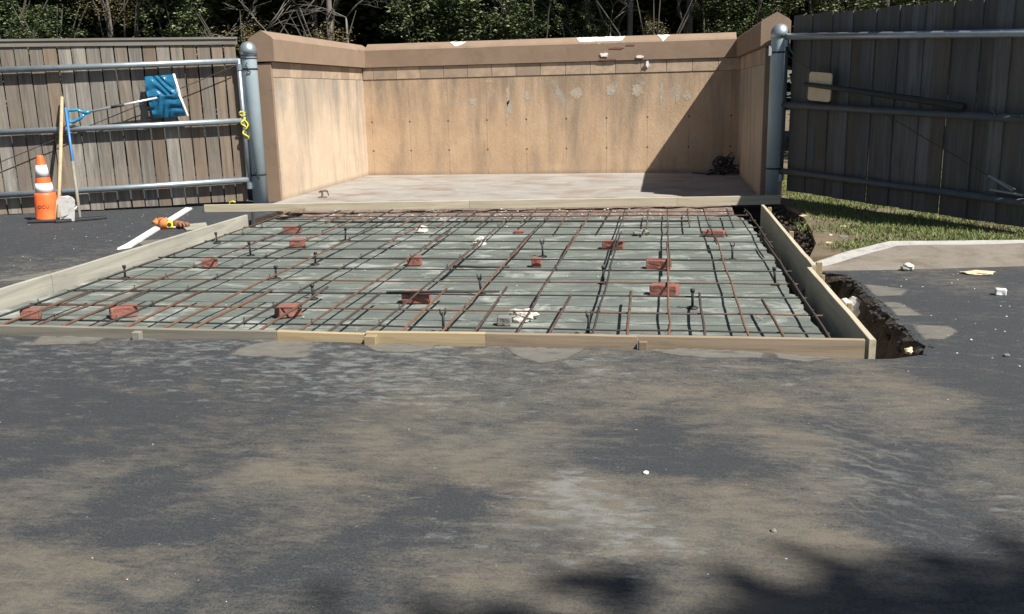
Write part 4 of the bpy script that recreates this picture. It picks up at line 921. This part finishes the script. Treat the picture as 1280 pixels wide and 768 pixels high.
# shrubs with sunlit leaves over the wall
def bush(x, y, cz, sc, mesh, label, seed):
    t = thing('leafy_bush', label, 'bush', (x, y, 0), 0, 'bushes over the wall'); bm = BM(); rnd = random.Random(seed)
    for k in range(6):
        a = rnd.uniform(0, 6.3); L = rnd.uniform(.5, 1.1); P = [(0, 0, 0), (math.cos(a)*L*.3, math.sin(a)*L*.2, cz*.5), (math.cos(a)*L*.7, math.sin(a)*L*.4, cz), (math.cos(a)*L*1.2, math.sin(a)*L*.6, cz+.7)]
        tube(bm, P, [.03, .025, .018, .006], 6)
    link('stems', bm, M['bark'], t, True); o = bpy.data.objects.new('foliage', mesh); col.objects.link(o); o.parent = t; o.location = (0, 0, cz); o.scale = (sc, sc, sc); o.rotation_euler.z = seed
for i, (x, cz, sc, k, lb) in enumerate([(-16.6, 3.7, .85, 0, 'pale leafy bush over the far left of the left gate'), (-14.9, 3.3, .7, 0, 'leafy bush over the left gate, second from the left'), (-13.4, 3.0, .6, 1, 'low dark bush behind the middle of the left gate'), (-10.6, 3.25, .75, 1, 'bright green bush over the gate left of the left post'), (-9.1, 2.7, .6, 2, 'brownish leafy bush behind the left side wall'), (-7.0, 2.6, .55, 2, 'yellowing bush beside the pale trunk'),
     (-5.0, 3.2, .75, 1, 'green bush over the left part of the back wall'), (-3.7, 2.95, .8, 0, 'thick yellow green bush over the middle of the back wall'), (-2.55, 3.1, .5, 1, 'bush over the back wall left of the bare plaster'), (-1.55, 2.9, .42, 1, 'small bush directly behind the bare plaster patch'), (-.2, 2.65, .33, 2, 'small bush between the two straight trunks'),
     (1.5, 3.0, .6, 0, 'bush over the right end of the back wall'), (.9, 3.3, .4, 1, 'small high bush right of the grey trunk'), (3.2, 3.3, .7, 1, 'dark bush above the hinge of the right gate'), (5.2, 3.5, .8, 0, 'dark bush above the middle of the right gate'), (-12.0, 3.6, .5, 2, 'sparse dry bush left of the bright green one')]):
    bush(x, 19.6+.35*math.sin(i*2.3), cz, sc, UN[k], lb, i*1.7)
# bare dead branches
def twigs(x, y, z, seed, label, n=5, L=1.3):
    rnd = random.Random(seed); bm = BM()
    def grow(p, d, l, r, dep):
        q = p + d*l; m_ = p.lerp(q, .5)+Vector((rnd.uniform(-.06, .06), rnd.uniform(-.06, .06), rnd.uniform(-.05, .05)))*l
        tube(bm, [p, m_, q], [r, r*.85, r*.65], 5)
        if dep == 0: return
        for _ in range(rnd.choice((2, 3))):
            nd = (d+Vector((rnd.uniform(-.8, .8), rnd.uniform(-.5, .5), rnd.uniform(-.6, .6)))).normalized(); grow(q if rnd.random() < .6 else m_, nd, l*rnd.uniform(.55, .8), r*.62, dep-1)
    for k in range(n):
        a = rnd.uniform(0, math.pi*2); grow(Vector((0, 0, 0)), Vector((math.cos(a), .3*math.sin(a), rnd.uniform(.1, .9))).normalized(), L*rnd.uniform(.4, .7), .011, 3)
    tube(bm, [(0, .1, -z), (0, 0, 0)], [.03, .02], 7)
    o = link('dead_branches', bm, M['barklight'], None, True); o.location = (x, y, z); tag(o, label, 'branches', 'bare branches over the wall')
twigs(-8.5, 19.6, 3.0, 1, 'bare grey branches tangled above the left side wall'); twigs(-6.7, 19.7, 3.2, 2, 'bare grey branches above the left corner of the back wall'); twigs(-1.1, 19.8, 2.9, 3, 'bare twigs beside the slim pale trunk', 3, .8)
twigs(-9.6, 19.9, 2.9, 4, 'bare twigs between the left post and green bush', 3, .9)
# tree behind the viewer whose crown throws the soft shade across the near asphalt
sh = thing('shade_tree', 'tall leafy tree behind the viewer whose shade falls on the near asphalt', 'tree', (11.6, -6.4, 0))
link('trunk', trunk_bm(13, .22, 88, 6, .5), M['bark'], sh, True)
SC = leafmesh('shade_crown', 9, 36000, 3.4, 1.55, 1.6, .28, 200, M['leaf_mid'], .05)
o = bpy.data.objects.new('crown', SC); col.objects.link(o); o.parent = sh; o.location = (.35, 2.24, 13.)
